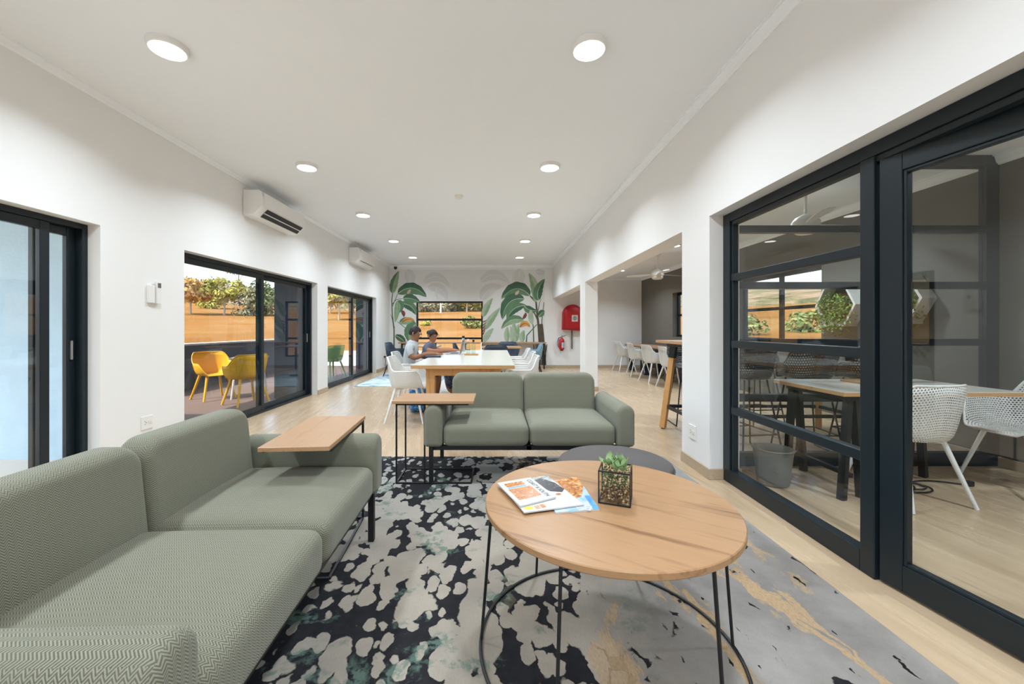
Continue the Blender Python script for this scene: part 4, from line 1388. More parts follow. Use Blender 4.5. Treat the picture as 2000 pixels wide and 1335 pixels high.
def text(body, t, ls, z, a, b, mat, size):
    def P(u, v):
        p = ls[0].lerp(ls[1], u); q = ls[3].lerp(ls[2], u)
        return p.lerp(q, v)
    cu = bpy.data.curves.new('lettering', 'FONT')
    cu.body = body; cu.size = size
    ob = bpy.data.objects.new('lettering', cu)
    COL.objects.link(ob)
    bpy.context.view_layer.update()
    me = bpy.data.meshes.new_from_object(ob)
    wd = max(v.co.x for v in me.vertices) or 1
    bpy.data.objects.remove(ob)
    p, q = P(*a), P(*b)
    d = q - p
    s = d.length / wd
    me.materials.append(M[mat])
    o2 = bpy.data.objects.new('lettering', me)
    COL.objects.link(o2)
    o2.parent = t
    o2.location = (p.x, p.y, z)
    o2.rotation_euler = (0, 0, math.atan2(d.y, d.x))
    o2.scale = (s, 1.0, 1)
    return o2
p3 = [V2(1055, 944), V2(1127, 932), V2(1171, 996), V2(1085, 1003)]
magazine('pale blue magazine with an orange picture, bottom of the fanned three', *p3, ZT, .004, deco3)
p2_ = [V2(978, 950), V2(1068, 932), V2(1140, 990), V2(1024, 1006)]
magazine('white magazine with a dark dress picture, middle of the fanned three', *p2_, ZT + .0062, .004, deco2)
p1_ = [V2(971, 951), V2(1036, 940), V2(1086, 979), V2(1016, 997)]
magazine('small white magazine with food pictures, top of the fanned three', *p1_, ZT + .0124, .005, deco1)

# terrarium
tr_ = thing('terrarium', 'glass cube terrarium with black edges, gravel and a succulent', 'terrarium', (.449, 1.511, ZT + .001), R(-21.4))
s, hh, b = .055, .118, .0045
fr = MB()
for z in (.002, hh):
    for p, q in (((-s, -s), (s, -s)), ((s, -s), (s, s)), ((s, s), (-s, s)), ((-s, s), (-s, -s))):
        fr.bar((*p, z), (*q, z), b)
for x in (-s, s):
    for y in (-s, s):
        fr.bar((x, y, 0), (x, y, hh + .002), b)
fr.build('edge_frame', M['black'], tr_)
for (a, c, d, e) in ((-s, -s, s, -s), (s, -s, s, s), (-s, s, s, s), (-s, -s, -s, s)):
    MB().add([(a, c, .003), (d, e, .003), (d, e, hh), (a, c, hh)], [(0, 1, 2, 3)]).build('pane', M['glass'], tr_, fixn=False)
rr = random.Random(3)
mb = MB()
for i in range(420):
    x, y, z = rr.uniform(-s + .006, s - .006), rr.uniform(-s + .006, s - .006), rr.uniform(.004, .048)
    r0 = rr.uniform(.003, .0055)
    pts = [(x + r0, y, z), (x - r0, y, z), (x, y + r0, z), (x, y - r0, z), (x, y, z + r0), (x, y, z - r0)]
    mb.add(pts, [(0, 2, 4), (2, 1, 4), (1, 3, 4), (3, 0, 4), (2, 0, 5), (1, 2, 5), (3, 1, 5), (0, 3, 5)], i % 3)
gv = mb.build('gravel', [M['gravel'], flat('dark_gravel', (.09, .05, .025), .7, var=.5), flat('pale_gravel', (.50, .34, .18), .6, var=.4)], tr_)
gv['kind'] = 'stuff'
mb = MB()
for i in range(420):
    x, y = rr.uniform(-s + .008, s - .008), rr.uniform(-s + .008, s - .008)
    z = rr.uniform(.055, .112)
    a = rr.uniform(0, 6.28)
    d = Vector((math.cos(a), math.sin(a), rr.uniform(-.2, 1.2))).normalized() * .012
    q = Vector((-d.y, d.x, 0)).normalized() * .004
    c = Vector((x, y, z))
    mb.add([c - q, c + q, c + d], [(0, 1, 2)])
mo = mb.build('moss', M['leafdk'], tr_, fixn=False); mo['kind'] = 'stuff'
lm = MB()
vs, fs = [], []
for i in range(7):
    u = i / 6
    ww = .012 * math.sin(PI * min(1, u * .92 + .08)) ** .8
    zc = .010 * u * u * 1.2
    vs += [(-ww, u * .042, zc + .004), (0, u * .042, zc), (ww, u * .042, zc + .004)]
for i in range(6):
    a = 3 * i
    fs += [(a, a + 3, a + 4, a + 1), (a + 1, a + 4, a + 5, a + 2)]
lm.add(vs, fs)
proto = None
for i in range(30):
    if proto is None:
        o = lm.build('leaf', M['leaflt'], tr_, smooth=True, ang=180, fixn=False); proto = o
    else:
        o = proto.copy(); COL.objects.link(o)
    k = i % 5
    o.parent = tr_
    cxs = [(-.022, -.01), (.018, .005), (-.005, .025), (.03, -.025), (-.03, .02), (.005, -.03)][i // 5]
    o.location = (cxs[0], cxs[1], hh + .004 + rr.uniform(-.008, .012))
    o.rotation_euler = (R(rr.uniform(10, 55)), 0, k * 1.257 + i * .3)

# ================================================================== TUB CHAIRS
def tub_shell(hw=.29, bk=.27, fr=.26, zs=.44, arm=.655, top=.82, a1=.70, a2=1.15, a3=2.0, a4=2.45, nth=56, nv=13, inner=.74):
    mb = MB()
    vs, uv, fs = [], [], []
    run = [0.0] * nth
    for i in range(nv + 1):
        v = i / nv
        for j in range(nth):
            th = 2 * PI * j / nth
            a = th if th <= PI else 2 * PI - th
            H = zs + .0 if a > a4 else 0
            H = top + (arm - top) * sstep(a1, a2, a)
            H = H + (zs + .005 - H) * sstep(a3, a4, a)
            ry = bk if a < PI / 2 else fr
            e = 2.6
            ca, sa = -math.cos(th), math.sin(th)
            rad = 1 / ((abs(ca) / ry) ** e + (abs(sa) / hw) ** e) ** (1 / e)
            flare = 1 + .05 * sstep(a1 - .2, a2, a) * (1 - sstep(a3, a4, a))
            if v < .45:
                t = v / .45
                r = inner * rad * t
                z = zs - .018 * (1 - t * t)
            else:
                t = (v - .45) / .55
                rise = (H - zs)
                r = inner * rad + (rad * flare - inner * rad) * (t ** .62 if rise > .03 else t)
                z = zs + rise * t ** 1.35 - (0.012 * t * t if rise <= .03 else 0)
            vs.append((r * sa, r * ca, z))
            if i:
                run[j] += (Vector(vs[-1]) - Vector(vs[-1 - nth])).length
            uv.append((th * .27, run[j]))
    for i in range(nv):
        for j in range(nth):
            j2 = (j + 1) % nth
            fs.append((i * nth + j, i * nth + j2, (i + 1) * nth + j2, (i + 1) * nth + j))
    mb.add(vs, fs)
    mb.uv = uv
    rim = vs[nv * nth:]
    return mb, rim

def make_chair(name, label, cat, shellmat, rimmat, legmat, loc, rz, group, legs='splay', sp=None, legr=(.017, .012), zoff=0.0):
    t = thing(name, label, cat, loc, rz, group)
    sp = sp or {}
    mb, rim = tub_shell(**sp)
    zs = sp.get('zs', .44)
    sh = mb.build('shell', M[shellmat], t, smooth=True, ang=180)
    md = sh.modifiers.new('thickness', 'SOLIDIFY'); md.thickness = .010; md.offset = 0
    MB().tube(rim, .0085, 6, True).build('rim', M[rimmat], sh, smooth=True)
    if legs == 'splay':
        for sx in (-1, 1):
            for sy in (-1, 1):
                MB().tube([(sx * .15, sy * .13 - .01, zs - .012), (sx * .245, sy * (.235 if sy > 0 else .25) - .01, 0)], list(legr), 10).build('leg', M[legmat], t, smooth=True)
        MB().bar((-.15, -.14, zs - .025), (.15, .12, zs - .025), .03, .014).bar((.15, -.14, zs - .025), (-.15, .12, zs - .025), .03, .014).build('underframe', M[legmat], t)
    else:                                # bar stool: wire legs with foot ring
        for sx in (-1, 1):
            for sy in (-1, 1):
                MB().tube([(sx * .12, sy * .11, zs - .015), (sx * .21, sy * .20, .008)], .008, 8).build('leg', M[legmat], t, smooth=True)
        k = .72
        q = [(sx * (.12 + .09 * k), sy * (.11 + .09 * k), (zs - .015) * (1 - k)) for sx, sy in ((-1, -1), (1, -1), (1, 1), (-1, 1))]
        mb = MB()
        for i in range(4):
            mb.tube([q[i], q[(i + 1) % 4]], .007, 8)
        mb.build('footrest', M[legmat], t, smooth=True)
        mb = MB()
        for sx in (-1, 1):
            mb.tube([(sx * .21, -.20, .008), (sx * .21, .20, .008)], .007, 8)
        mb.build('floor_runner', M[legmat], t, smooth=True)
    return t

# ================================================================== WORK TABLE AND ITS CHAIRS
wt = thing('work_table', 'long pale-topped oak work table where two people sit', 'table', (-.395, 4.76, 0))
hw_, LT, zt = .615, 3.22, .76
MB().box(-hw_, 0, zt - .006, hw_, LT, zt).build('top', M['whitetop'], wt)
MB().box(-hw_ - .001, -.001, zt - .046, hw_ + .001, LT + .001, zt - .0062).build('top_edge', M['edgewood'], wt, bevel=.002)
for y in (.12, LT - .22):
    MB().box(-hw_ + .16, y, .62, hw_ - .16, y + .10, zt - .046).build('apron', M['legwood'], wt, bevel=.002)
    for x in (-hw_ + .16, hw_ - .26):
        MB().box(x - .002, y - .002, 0, x + .102, y + .102, zt - .047).build('leg', M['legwood'], wt, bevel=.003)
MB().box(-.05, .2, .64, .05, LT - .2, .70).build('beam', M['legwood'], wt)

W = dict(shellmat='perfwhite', rimmat='white', legmat='white')
GW = 'white perforated tub chairs'
ch0 = make_chair('tub_chair', 'empty white perforated tub chair at the near left end of the work table', 'chair', loc=(-1.14, 5.28, 0), rz=-PI / 2, group=GW, **W)
def wchair(x, y, rz, label):
    return copy_tree(ch0, loc=(x, y, 0), rz=rz, label=label, group=GW)
wchair(-1.36, 6.32, -PI / 2, 'white perforated tub chair under the person in the pale tee')
wchair(-1.34, 7.28, -PI / 2 - .2, 'white perforated tub chair under the person in the slate top')
wchair(.31, 5.45, PI / 2, 'nearest white tub chair on the right side of the work table')
wchair(.35, 6.35, PI / 2, 'middle white tub chair on the right side of the work table')
wchair(.35, 7.35, PI / 2, 'farthest white tub chair on the right side of the work table')
# annexe row
for i, Y in enumerate((11.1, 10.0, 9.0, 8.05)):
    wchair(3.55, Y, -PI / 2 + (.1, -.08, .1, -.05)[i], ['farthest', 'second farthest', 'third farthest', 'nearest'][i] + ' white tub chair in the annexe row along the taupe wall')
# meeting room
wchair(2.90, 2.88, R(7), 'white perforated tub chair seen from behind at the meeting table')
wchair(3.93, 2.98, R(80), 'white perforated tub chair seen side-on at the end of the meeting table')

at = thing('annexe_table', 'long narrow table along the taupe wall with white chairs', 'table', (3.99, 9.6, 0))
MB().box(-.30, -2.1, .715, .30, 1.95, .745).build('top', M['tabletopy'], at, bevel=.003)
MB().box(-.30, -2.1, .70, .30, 1.95, .7148).build('underside', M['blackp'], at)
for y in (-1.9, -.7, .6, 1.7):
    MB().box(-.22, y, 0, -.10, y + .12, .70).build('leg', M['navy'], at)
    MB().box(.10, y, 0, .22, y + .12, .70).build('leg', M['navy'], at)

# bar table and stools in the annexe
bt = thing('bar_table', 'high bar table with angled oak legs in the annexe', 'bar table', (2.92, 4.50, 0))
MB().box(-1.0, -.34, 1.025, 1.0, .34, 1.055).build('top', M['tabletop'], bt, bevel=.003)
MB().box(-.9, -.26, .985, .9, .26, 1.025).build('top_frame', M['black'], bt)
for sx in (-1, 1):
    for sy in (-1, 1):
        a, b = Vector((sx * .84, sy * .20, 1.0)), Vector((sx * .93, sy * .30, .015))
        lg = MB().bar(a.lerp(b, .14), b, .062).build('leg', M['legwood'], bt, bevel=.003)
        MB().bar(a, a.lerp(b, .15), .066).build('bracket', M['frame'], lg)
        MB().lathe([(.02, 0), (.02, .018)], 10, (b.x, b.y, 0)).build('foot', M['blackp'], lg)
fr = MB()
for sy in (-1, 1):
    fr.bar((-.90, sy * .275, .27), (.90, sy * .275, .27), .02, .035)
for sx in (-1, 1):
    fr.bar((sx * .90, -.275, .27), (sx * .90, .275, .27), .02, .035)
fr.build('foot_rail', M['black'], bt)
SP = dict(hw=.225, bk=.22, fr=.20, zs=.72, arm=.86, top=1.0, a1=.9, a2=1.35, a3=1.7, a4=2.2)
GS = 'black perforated bar stools'
st0 = make_chair('bar_stool', 'black perforated bar stool nearest the pier, near side of the bar table', 'bar stool', 'perfblack', 'blackp', 'black', (2.45, 3.93, 0), .15, GS, 'wire', SP)
for x, y, rz, lb in ((3.02, 3.92, -.1, 'middle black perforated bar stool on the near side of the bar table'), (3.62, 3.94, .1, 'rightmost black perforated bar stool on the near side of the bar table'),
                     (2.42, 5.06, PI - .1, 'black bar stool on the far side of the bar table beside its oak leg'), (3.30, 5.08, PI + .1, 'black bar stool on the far side of the bar table by the window')):
    copy_tree(st0, loc=(x, y, 0), rz=rz, label=lb, group=GS)

# ================================================================== MEETING ROOM
mt = thing('meeting_table', 'pale-topped meeting table on black trestle legs behind the glass', 'table', (0, 0, 0))
MB().box(2.39, 2.76, .754, 3.62, 3.46, .76).build('top', M['whitetop'], mt)
MB().box(2.389, 2.759, .728, 3.621, 3.461, .7538).build('top_edge', M['edgewood'], mt)
for X, ya, yb in ((2.50, 2.83, 3.36), (3.36, 3.22, 3.40)):
    for Y in (ya, yb):
        for s in (-1, 1):
            MB().bar((X + s * .02, Y + s * .0, .728), (X + s * .085, Y + s * .02, .0), .045, .04).build('leg', M['black'], mt)
    MB().bar((X, ya - .03, .71), (X, 3.40, .71), .09, .04).build('crossbeam', M['black'], mt)
    MB().bar((X, ya, .16), (X, 3.38, .16), .03, .03).build('stretcher', M['black'], mt)
ty = MB().box(-.10, -.13, 0, .10, .13, .018).build('wooden_board', M['tabletop'], bevel=.003, loc=(2.95, 3.2, .7605))
tag(ty, 'thin wooden board lying on the meeting table', 'board')

bn = thing('waste_bin', 'grey plastic waste bin beside the pier behind the glass', 'bin', (2.135, 3.10, 0))
MB().lathe([(.095, 0), (.105, .01), (.132, .25), (.138, .275), (.130, .277), (.122, .25), (.098, .02), (1e-5, .018)], 36).build('body', M['bin'], bn, smooth=True)
MB().tube([(.137 * math.cos(a), .137 * math.sin(a), .272) for a in [2 * PI * i / 36 for i in range(36)]], .006, 6, True).build('rim', M['bin'], bn, smooth=True)

pts = []
for i in range(70):
    a = i / 70 * 2 * PI * 3.2
    r0 = .13 + .035 * math.sin(a * .53 + 1) + .02 * math.cos(a * 1.7)
    pts.append((3.02 + r0 * math.cos(a) * 1.15 + .0010 * i, 3.03 + r0 * math.sin(a) * .75, .008 + .003 * (i // 24)))
for k in range(1, 12):
    u = k / 11
    pts.append((pts[69][0] + u * .42, pts[69][1] + .10 * math.sin(u * 2.6) - .08 * u, .008))
cd = thing('extension_cord', 'coiled black power cord on the floor under the meeting table', 'cord')
MB().tube(pts, .0055, 6).build('cable', M['blackp'], cd, smooth=True)
e = pts[-1]
MB().box(e[0] - .01, e[1] - .022, .002, e[0] + .05, e[1] + .022, .04).build('plug', M['blackp'], cd, bevel=.006)

ds = thing('door_stop', 'small round metal door stop on the floor behind the ajar glass door', 'door stop', (2.01, 2.0, 0))
MB().lathe([(.02, 0), (.02, .03), (.015, .034), (1e-5, .034)], 16).build('post', M['chrome'], ds, smooth=True)
MB().lathe([(.022, .012), (.022, .022)], 16).build('rubber_ring', M['blackp'], ds)

# hexagonal planters on the taupe wall
rp = random.Random(5)
def planter(Y, Z, label):
    t = thing('hexagon_planter', label, 'planter', (XA, Y, Z), 0, 'white hexagon wall planters')
    Rr, D = .30, .15
    mb = MB()
    hexo = [(Rr * math.cos(PI / 3 * i), Rr * math.sin(PI / 3 * i)) for i in range(6)]
    hexi = [(u * .90, v * .90) for u, v in hexo]
    vs = [(x, u, v) for x in (0, -D) for lp in (hexo, hexi) for (u, v) in lp]
    fs = []
    for i in range(6):
        j = (i + 1) % 6
        fs += [(i, j, 12 + j, 12 + i), (6 + i, 6 + j, 18 + j, 18 + i), (12 + i, 12 + j, 18 + j, 18 + i), (i, j, 6 + j, 6 + i)]
    mb.add(vs, fs).build('frame', M['white'], t)
    MB().box(-.13, -.17, -.26, -.005, .17, -.17).build('trough', M['white'], t)
    mb = MB()
    for i in range(1100):
        a = rp.uniform(0, 6.28)
        r0 = .235 * math.sqrt(rp.random())
        c = Vector((-.06 - rp.uniform(0, .14), r0 * math.cos(a) * 1.1, -.06 + r0 * math.sin(a) * .95 - rp.random() ** 3 * .12))
        n_ = Vector((rp.uniform(-1, .2), rp.uniform(-1, 1), rp.uniform(-.4, 1))).normalized()
        tt = n_.orthogonal().normalized() * rp.uniform(.014, .028)
        bb = n_.cross(tt).normalized() * .011
        mb.add([c - tt, c + bb, c + tt, c - bb], [(0, 1, 2, 3)])
    fo = mb.build('foliage', M['leaf_hang'], t, fixn=False)
    return t
planter(4.28, 1.50, 'white hexagon wall planter of green foliage nearest the glass door')
planter(5.02, 1.48, 'white hexagon wall planter of green foliage nearest the annexe window')

# ================================================================== FAR END OF THE ROOM
r2 = MB().box(-2.9, 8.2, .001, -1.25, 10.8, .010).build('pale_blue_rug', M['rug2'])
tag(r2, 'pale blue patterned rug at the far end by the sliding door', 'rug')
N_ = dict(shellmat='navy', rimmat='navy', legmat='black')
GN = 'dark blue tub chairs at the far tables'
n0 = make_chair('navy_tub_chair', 'dark blue tub chair with black legs by the far left wall', 'chair', loc=(-2.48, 10.05, .010), rz=-PI / 2 - .1, group=GN, **N_)
for x, y, rz, lb in ((.0, 9.05, 0, 'dark blue tub chair with its back to the work table'), (.32, 10.65, PI, 'dark blue tub chair tucked under the mural counter side of the far table'), (-.78, 9.75, -PI / 2, 'dark blue tub chair left of the far table, behind the laptop')):
    copy_tree(n0, loc=(x, y, 0), rz=rz, label=lb, group=GN)
make_chair('pale_blue_tub_chair', 'pale blue tub chair at the right end of the far table', 'chair', 'paleblue', 'paleblue', 'black', (.86, 9.75, 0), PI / 2, None)
def small_table(label, x0, x1, y0, y1, z0=0.0):
    t = thing('cafe_table', label, 'table', ((x0 + x1) / 2, (y0 + y1) / 2, z0), 0, 'square cafe tables at the far end')
    a, b = (x1 - x0) / 2, (y1 - y0) / 2
    MB().box(-a, -b, .715, a, b, .745).build('top', M['tabletop'], t, bevel=.003)
    MB().tube([(0, 0, .02), (0, 0, .715)], .035, 12).build('column', M['black'], t, smooth=True)
    MB().lathe([(.24, 0), (.24, .012), (.05, .025), (.036, .03)], 24).build('base', M['black'], t, smooth=True)
    return t
small_table('oak topped cafe table between the dark blue chairs', -.36, .60, 9.38, 10.18)
small_table('oak topped cafe table at the far left, partly behind the seated person', -2.22, -1.42, 9.75, 10.45, .010)

# ================================================================== THINGS ON THE WORK TABLE
def tb(x, y):                      # point on the work table seen at a pixel
    return px(x, y, zt)
lp = thing('laptop', 'open grey laptop seen from the side on the work table', 'laptop', tb(886, 691), R(-90))
MB().box(-.16, -.115, 0, .16, .115, .016).build('base', M['chrome'], lp, bevel=.004)
MB().box(-.14, -.05, .0162, .14, .08, .0172).build('keyboard', M['blackp'], lp)
a = R(100)
vs = []
sc_ = MB().box(-.16, 0, 0, .16, .007, .225).build('screen', M['pipe'], lp, bevel=.003)
sc_.location = (0, .115, .014); sc_.rotation_euler = (R(-12), 0, 0)
MB().box(-.15, -.0008, .012, .15, 0, .215).build('display', M['blackp'], sc_)
q = tb(921, 693)
ty = MB().box(-.11, -.07, 0, .11, .07, .022).build('wooden_tray', M['legwood'], bevel=.003, loc=(q.x, q.y, zt))
tag(ty, 'small wooden tray under the glass bottles on the work table', 'tray')
def bottle(dx, dy, h, r0, label, cap):
    t = thing('glass_bottle', label, 'bottle', (q.x + dx, q.y + dy, zt + .023), 0, 'glass bottles on the tray')
    MB().lathe([(r0 * .9, 0), (r0, .008), (r0, h * .68), (r0 * .8, h * .78), (r0 * .45, h * .86), (r0 * .42, h)], 20).build('body', M['bottle'], t, smooth=True)
    MB().lathe([(r0 * .5, h), (r0 * .55, h + .035), (1e-5, h + .036)], 14).build('cap', M[cap], t)
    return t
bottle(-.055, 0, .20, .036, 'clear glass bottle on the left of the wooden tray', 'cream')
bottle(.03, .01, .19, .034, 'clear glass bottle with a dark cap on the wooden tray', 'blackp')
q2 = tb(905, 686)
fk = thing('drinking_flask', 'grey metal drinking flask standing behind the laptop', 'flask', (q2.x, q2.y, zt))
MB().lathe([(.034, 0), (.036, .01), (.036, .20), (.026, .235), (.024, .25)], 20).build('body', M['chrome'], fk, smooth=True)
MB().lathe([(.026, .25), (.026, .29), (1e-5, .292)], 16).build('cap', M['blackp'], fk)
q3 = tb(940, 683.5)
cn = thing('white_candle', 'slim white candle at the far end of the work table', 'candle', (q3.x, q3.y, zt))
MB().lathe([(.03, 0), (.03, .01), (.012, .018), (.011, .15), (1e-5, .152)], 14).build('stick', M['white'], cn, smooth=True)
for i, (x, y, rz, lb) in enumerate(((868, 690, .3, 'loose printed sheet beside the laptop'), (880, 687, -.2, 'loose printed sheet behind the laptop'), (851, 691, .5, 'open notebook sheet under the slate-top person\'s hands'))):
    c = tb(x, y)
    pa = MB().box(-.105, -.148, 0, .105, .148, .0015).build('paper_sheet', M['paper'], loc=(c.x, c.y, zt + .0006 * (i + 1) + .0005), rz=rz)
    tag(pa, lb, 'paper', 'papers on the work table')
c = tb(845, 697)
tbk = MB().box(-.12, -.09, 0, .12, .09, .02).build('notebook', M['navy'], bevel=.003, loc=(c.x, c.y, zt + .0005), rz=.2)
tag(tbk, 'dark closed notebook at the left edge of the work table', 'notebook')

# bag on the floor
bg_ = thing('backpack', 'bright blue patterned backpack on the floor beside the work table', 'backpack', (-1.12, 5.78, 0), .1)
mb = MB(); rbox(mb, -.13, -.09, 0, .13, .09, .36, .07, 12)
mb.build('body', M['bagblue'], bg_, smooth=True, ang=80)
mb = MB(); rbox(mb, -.10, -.125, .04, .10, -.07, .19, .025, 8)
mb.build('front_pocket', M['bagblue'], bg_, smooth=True, ang=80)
MB().tube([(-.05, .0, .35), (-.04, 0, .40), (.04, 0, .40), (.05, 0, .35)], .009, 8).build('grab_handle', M['blackp'], bg_, smooth=True)

# ================================================================== TERRACE FURNITURE
YP = dict(hw=.28, bk=.27, fr=.27, zs=.43, arm=.62, top=.80, a1=.75, a2=1.5, a3=1.9, a4=2.5)
make_chair('terrace_chair', 'yellow tub chair on the terrace, turned towards the room', 'chair', 'yellow', 'yellow', 'yellow', (-4.86, 6.92, -.02), -PI / 2 - .55, 'yellow terrace chairs', sp=YP, legr=(.022, .016))
make_chair('terrace_chair', 'yellow tub chair on the terrace with its back to the room', 'chair', 'yellow', 'yellow', 'yellow', (-4.02, 6.45, -.02), PI / 2 - .55, 'yellow terrace chairs', sp=YP, legr=(.022, .016))
make_chair('terrace_chair', 'green tub chair on the terrace outside the farthest sliding door', 'chair', 'green', 'green', 'green', (-4.0, 9.75, -.02), PI / 2 - .5, None, sp=YP, legr=(.022, .016))
tt = thing('terrace_table', 'small pale terrace table between the yellow chairs', 'table', (-4.34, 7.08, -.02), .3)
MB().box(-.25, -.25, .685, .25, .25, .71).build('top', M['coping'], tt, bevel=.004)
for sx in (-1, 1):
    for sy in (-1, 1):
        MB().tube([(sx * .16, sy * .16, .685), (sx * .22, sy * .22, 0)], [.02, .015], 8).build('leg', M['white'], tt, smooth=True)

# ================================================================== PEOPLE
def skin_body(name, nodes, edges, mats, parent):
    """nodes: name -> (xyz, radius); edges: (a, b, material index)"""
    bm = bmesh.new()
    sl = bm.verts.layers.skin.verify()
    idx = {}
    for k, (co, r0) in nodes.items():
        v = bm.verts.new(co)
        r2 = r0 if isinstance(r0, tuple) else (r0, r0)
        v[sl].radius = r2
        v[sl].use_root = (k == 'pelvis')
        idx[k] = v
    for a, b, m_ in edges:
        bm.edges.new((idx[a], idx[b]))
    me = bpy.data.meshes.new(name)
    bm.to_mesh(me); bm.free()
    ob = bpy.data.objects.new(name, me)
    COL.objects.link(ob)
    ob.modifiers.new('skin', 'SKIN').use_smooth_shade = True
    s_ = ob.modifiers.new('sub', 'SUBSURF'); s_.levels = 2; s_.render_levels = 2
    bpy.context.view_layer.update()
    dg = bpy.context.evaluated_depsgraph_get()
    m2 = bpy.data.meshes.new_from_object(ob.evaluated_get(dg))
    bpy.data.objects.remove(ob)
    m2.materials.clear()
    for mm in mats:
        m2.materials.append(mm)
    segs = [(Vector(nodes[a][0]), Vector(nodes[b][0]), m_, nodes[a][1] if not isinstance(nodes[a][1], tuple) else nodes[a][1][0]) for a, b, m_ in edges]
    for p in m2.polygons:
        c = p.center
        best, bi = 1e9, 0
        for a, b, m_, rr0 in segs:
            d = b - a
            t_ = max(0, min(1, (c - a).dot(d) / d.length_squared))
            dist = (c - (a + d * t_)).length - rr0 * .6
            if dist < best:
                best, bi = dist, m_
        p.material_index = bi
        p.use_smooth = True
    o2 = bpy.data.objects.new(name, m2)
    COL.objects.link(o2)
    o2.parent = parent
    return o2

def ball(mb, c, r, sx=1, sy=1, sz=1, n=14, mi=0):
    prof = [(max(1e-5, math.sin(PI * i / n)), -math.cos(PI * i / n)) for i in range(n + 1)]
    vs, fs, k = [], [], 18
    for (a, z) in prof:
        for j in range(k):
            t_ = 2 * PI * j / k
            vs.append((c[0] + r * sx * a * math.cos(t_), c[1] + r * sy * a * math.sin(t_), c[2] + r * sz * z))
    for i in range(n):
        for j in range(k):
            j2 = (j + 1) % k
            fs.append((i * k + j, i * k + j2, (i + 1) * k + j2, (i + 1) * k + j))
    return mb.add(vs, fs, mi)

def hand(nodes, edges, pre, wrist, palm, d, side, mi):
    """five unequal, slightly curled fingers leaving the palm; d = pointing direction, side = thumb side"""
    d, side = Vector(d).normalized(), Vector(side).normalized()
    pm = Vector(palm)
    nodes[pre + 'palm'] = (tuple(pm), (.026, .014))
    edges.append((wrist, pre + 'palm', mi))
    for k, (o, L) in enumerate(((.028, .062), (.010, .075), (-.010, .070), (-.028, .055))):
        a = pm + side * o + d * .035
        b = a + d * L * .6 + Vector((0, 0, .004))
        c = a + d * L + Vector((0, 0, -.012))
        for nm, q_, r0 in (('a', a, .0095), ('b', b, .009), ('c', c, .0075)):
            nodes[pre + 'f%d%s' % (k, nm)] = (tuple(q_), r0)
        edges += [(pre + 'palm', pre + 'f%da' % k, mi), (pre + 'f%da' % k, pre + 'f%db' % k, mi), (pre + 'f%db' % k, pre + 'f%dc' % k, mi)]
    a = pm + side * .042 + d * .005
    b = pm + side * .055 + d * .045 + Vector((0, 0, -.006))
    nodes[pre + 'ta'] = (tuple(a), .0105); nodes[pre + 'tb'] = (tuple(b), .0085)
    edges += [(pre + 'palm', pre + 'ta', mi), (pre + 'ta', pre + 'tb', mi)]

def face(parent, c, yaw, skin, hairmat, glasses=False, bun=False):
    """features on a head centred at c, looking along yaw (0 = +x)"""
    hd = bpy.data.objects.new('head_features', None)
    # features are meshes parented straight to the person, placed in head space
    bpy.data.objects.remove(hd)
    def T(p):
        x, y = rot2((p[0], p[1]), yaw)
        return (c[0] + x, c[1] + y, c[2] + p[2])
    def place(mb, name, mat):
        mb.v = [T(p) for p in mb.v]
        return mb.build(name, M[mat], parent, smooth=True, ang=80)
    # skull cap of hair
    mb = MB()
    n, k = 12, 22
    vs, fs = [], []
    for i in range(n + 1):
        ph = PI * .62 * i / n
        for j in range(k):
            th = 2 * PI * j / k
            fr_ = math.cos(th)
            lim = ph * (1 - .42 * max(0, fr_) ** 1.5)
            vs.append((.090 * math.sin(lim) * math.cos(th) * 1.05 - .006, .078 * math.sin(lim) * math.sin(th), .018 + .096 * math.cos(lim)))
    for i in range(n):
        for j in range(k):
            j2 = (j + 1) % k
            fs.append((i * k + j, i * k + j2, (i + 1) * k + j2, (i + 1) * k + j))
    mb.add(vs, fs)
    hr = place(mb, 'hair', hairmat)
    md = hr.modifiers.new('thick', 'SOLIDIFY'); md.thickness = .008; md.offset = 1
    if bun:
        place(ball(MB(), (-.115, 0, .06), .042), 'hair_bun', hairmat)
    mb = MB()
    mb.add([(.088, -.010, .012), (.088, .010, .012), (.088, .017, -.026), (.088, -.017, -.026), (.116, 0, -.020), (.094, 0, .014)],
           [(0, 3, 4, 5), (1, 5, 4, 2), (3, 2, 4), (0, 5, 1), (0, 1, 2, 3)])
    place(mb, 'nose', skin)
    for s in (-1, 1):
        place(ball(MB(), (.083, s * .034, .010), .012, .6, 1, .7, 8), 'eye', 'white')
        place(ball(MB(), (.0895, s * .034, .010), .006, .5, 1, 1, 8), 'iris', 'hair')
        place(MB().bar((.092, s * .018, .030), (.084, s * .052, .030), .006, .008), 'eyebrow', 'hair')
        place(ball(MB(), (-.005, s * .086, .0), .026, .6, .35, 1.1, 8), 'ear', skin)
    place(ball(MB(), (.088, 0, -.052), .022, .35, 1.0, .35, 8), 'mouth', 'mred')
    if glasses:
        mb = MB()
        for s in (-1, 1):
            mb.tube([(.104, s * .035 + .024 * math.cos(a), .010 + .018 * math.sin(a)) for a in [2 * PI * i / 14 for i in range(14)]], .002, 5, True)
            mb.tube([(.102, s * .058, .012), (.0, s * .090, .016)], .002, 5)
        mb.tube([(.104, -.011, .012), (.104, .011, .012)], .002, 5)
        place(mb, 'glasses', 'blackp')

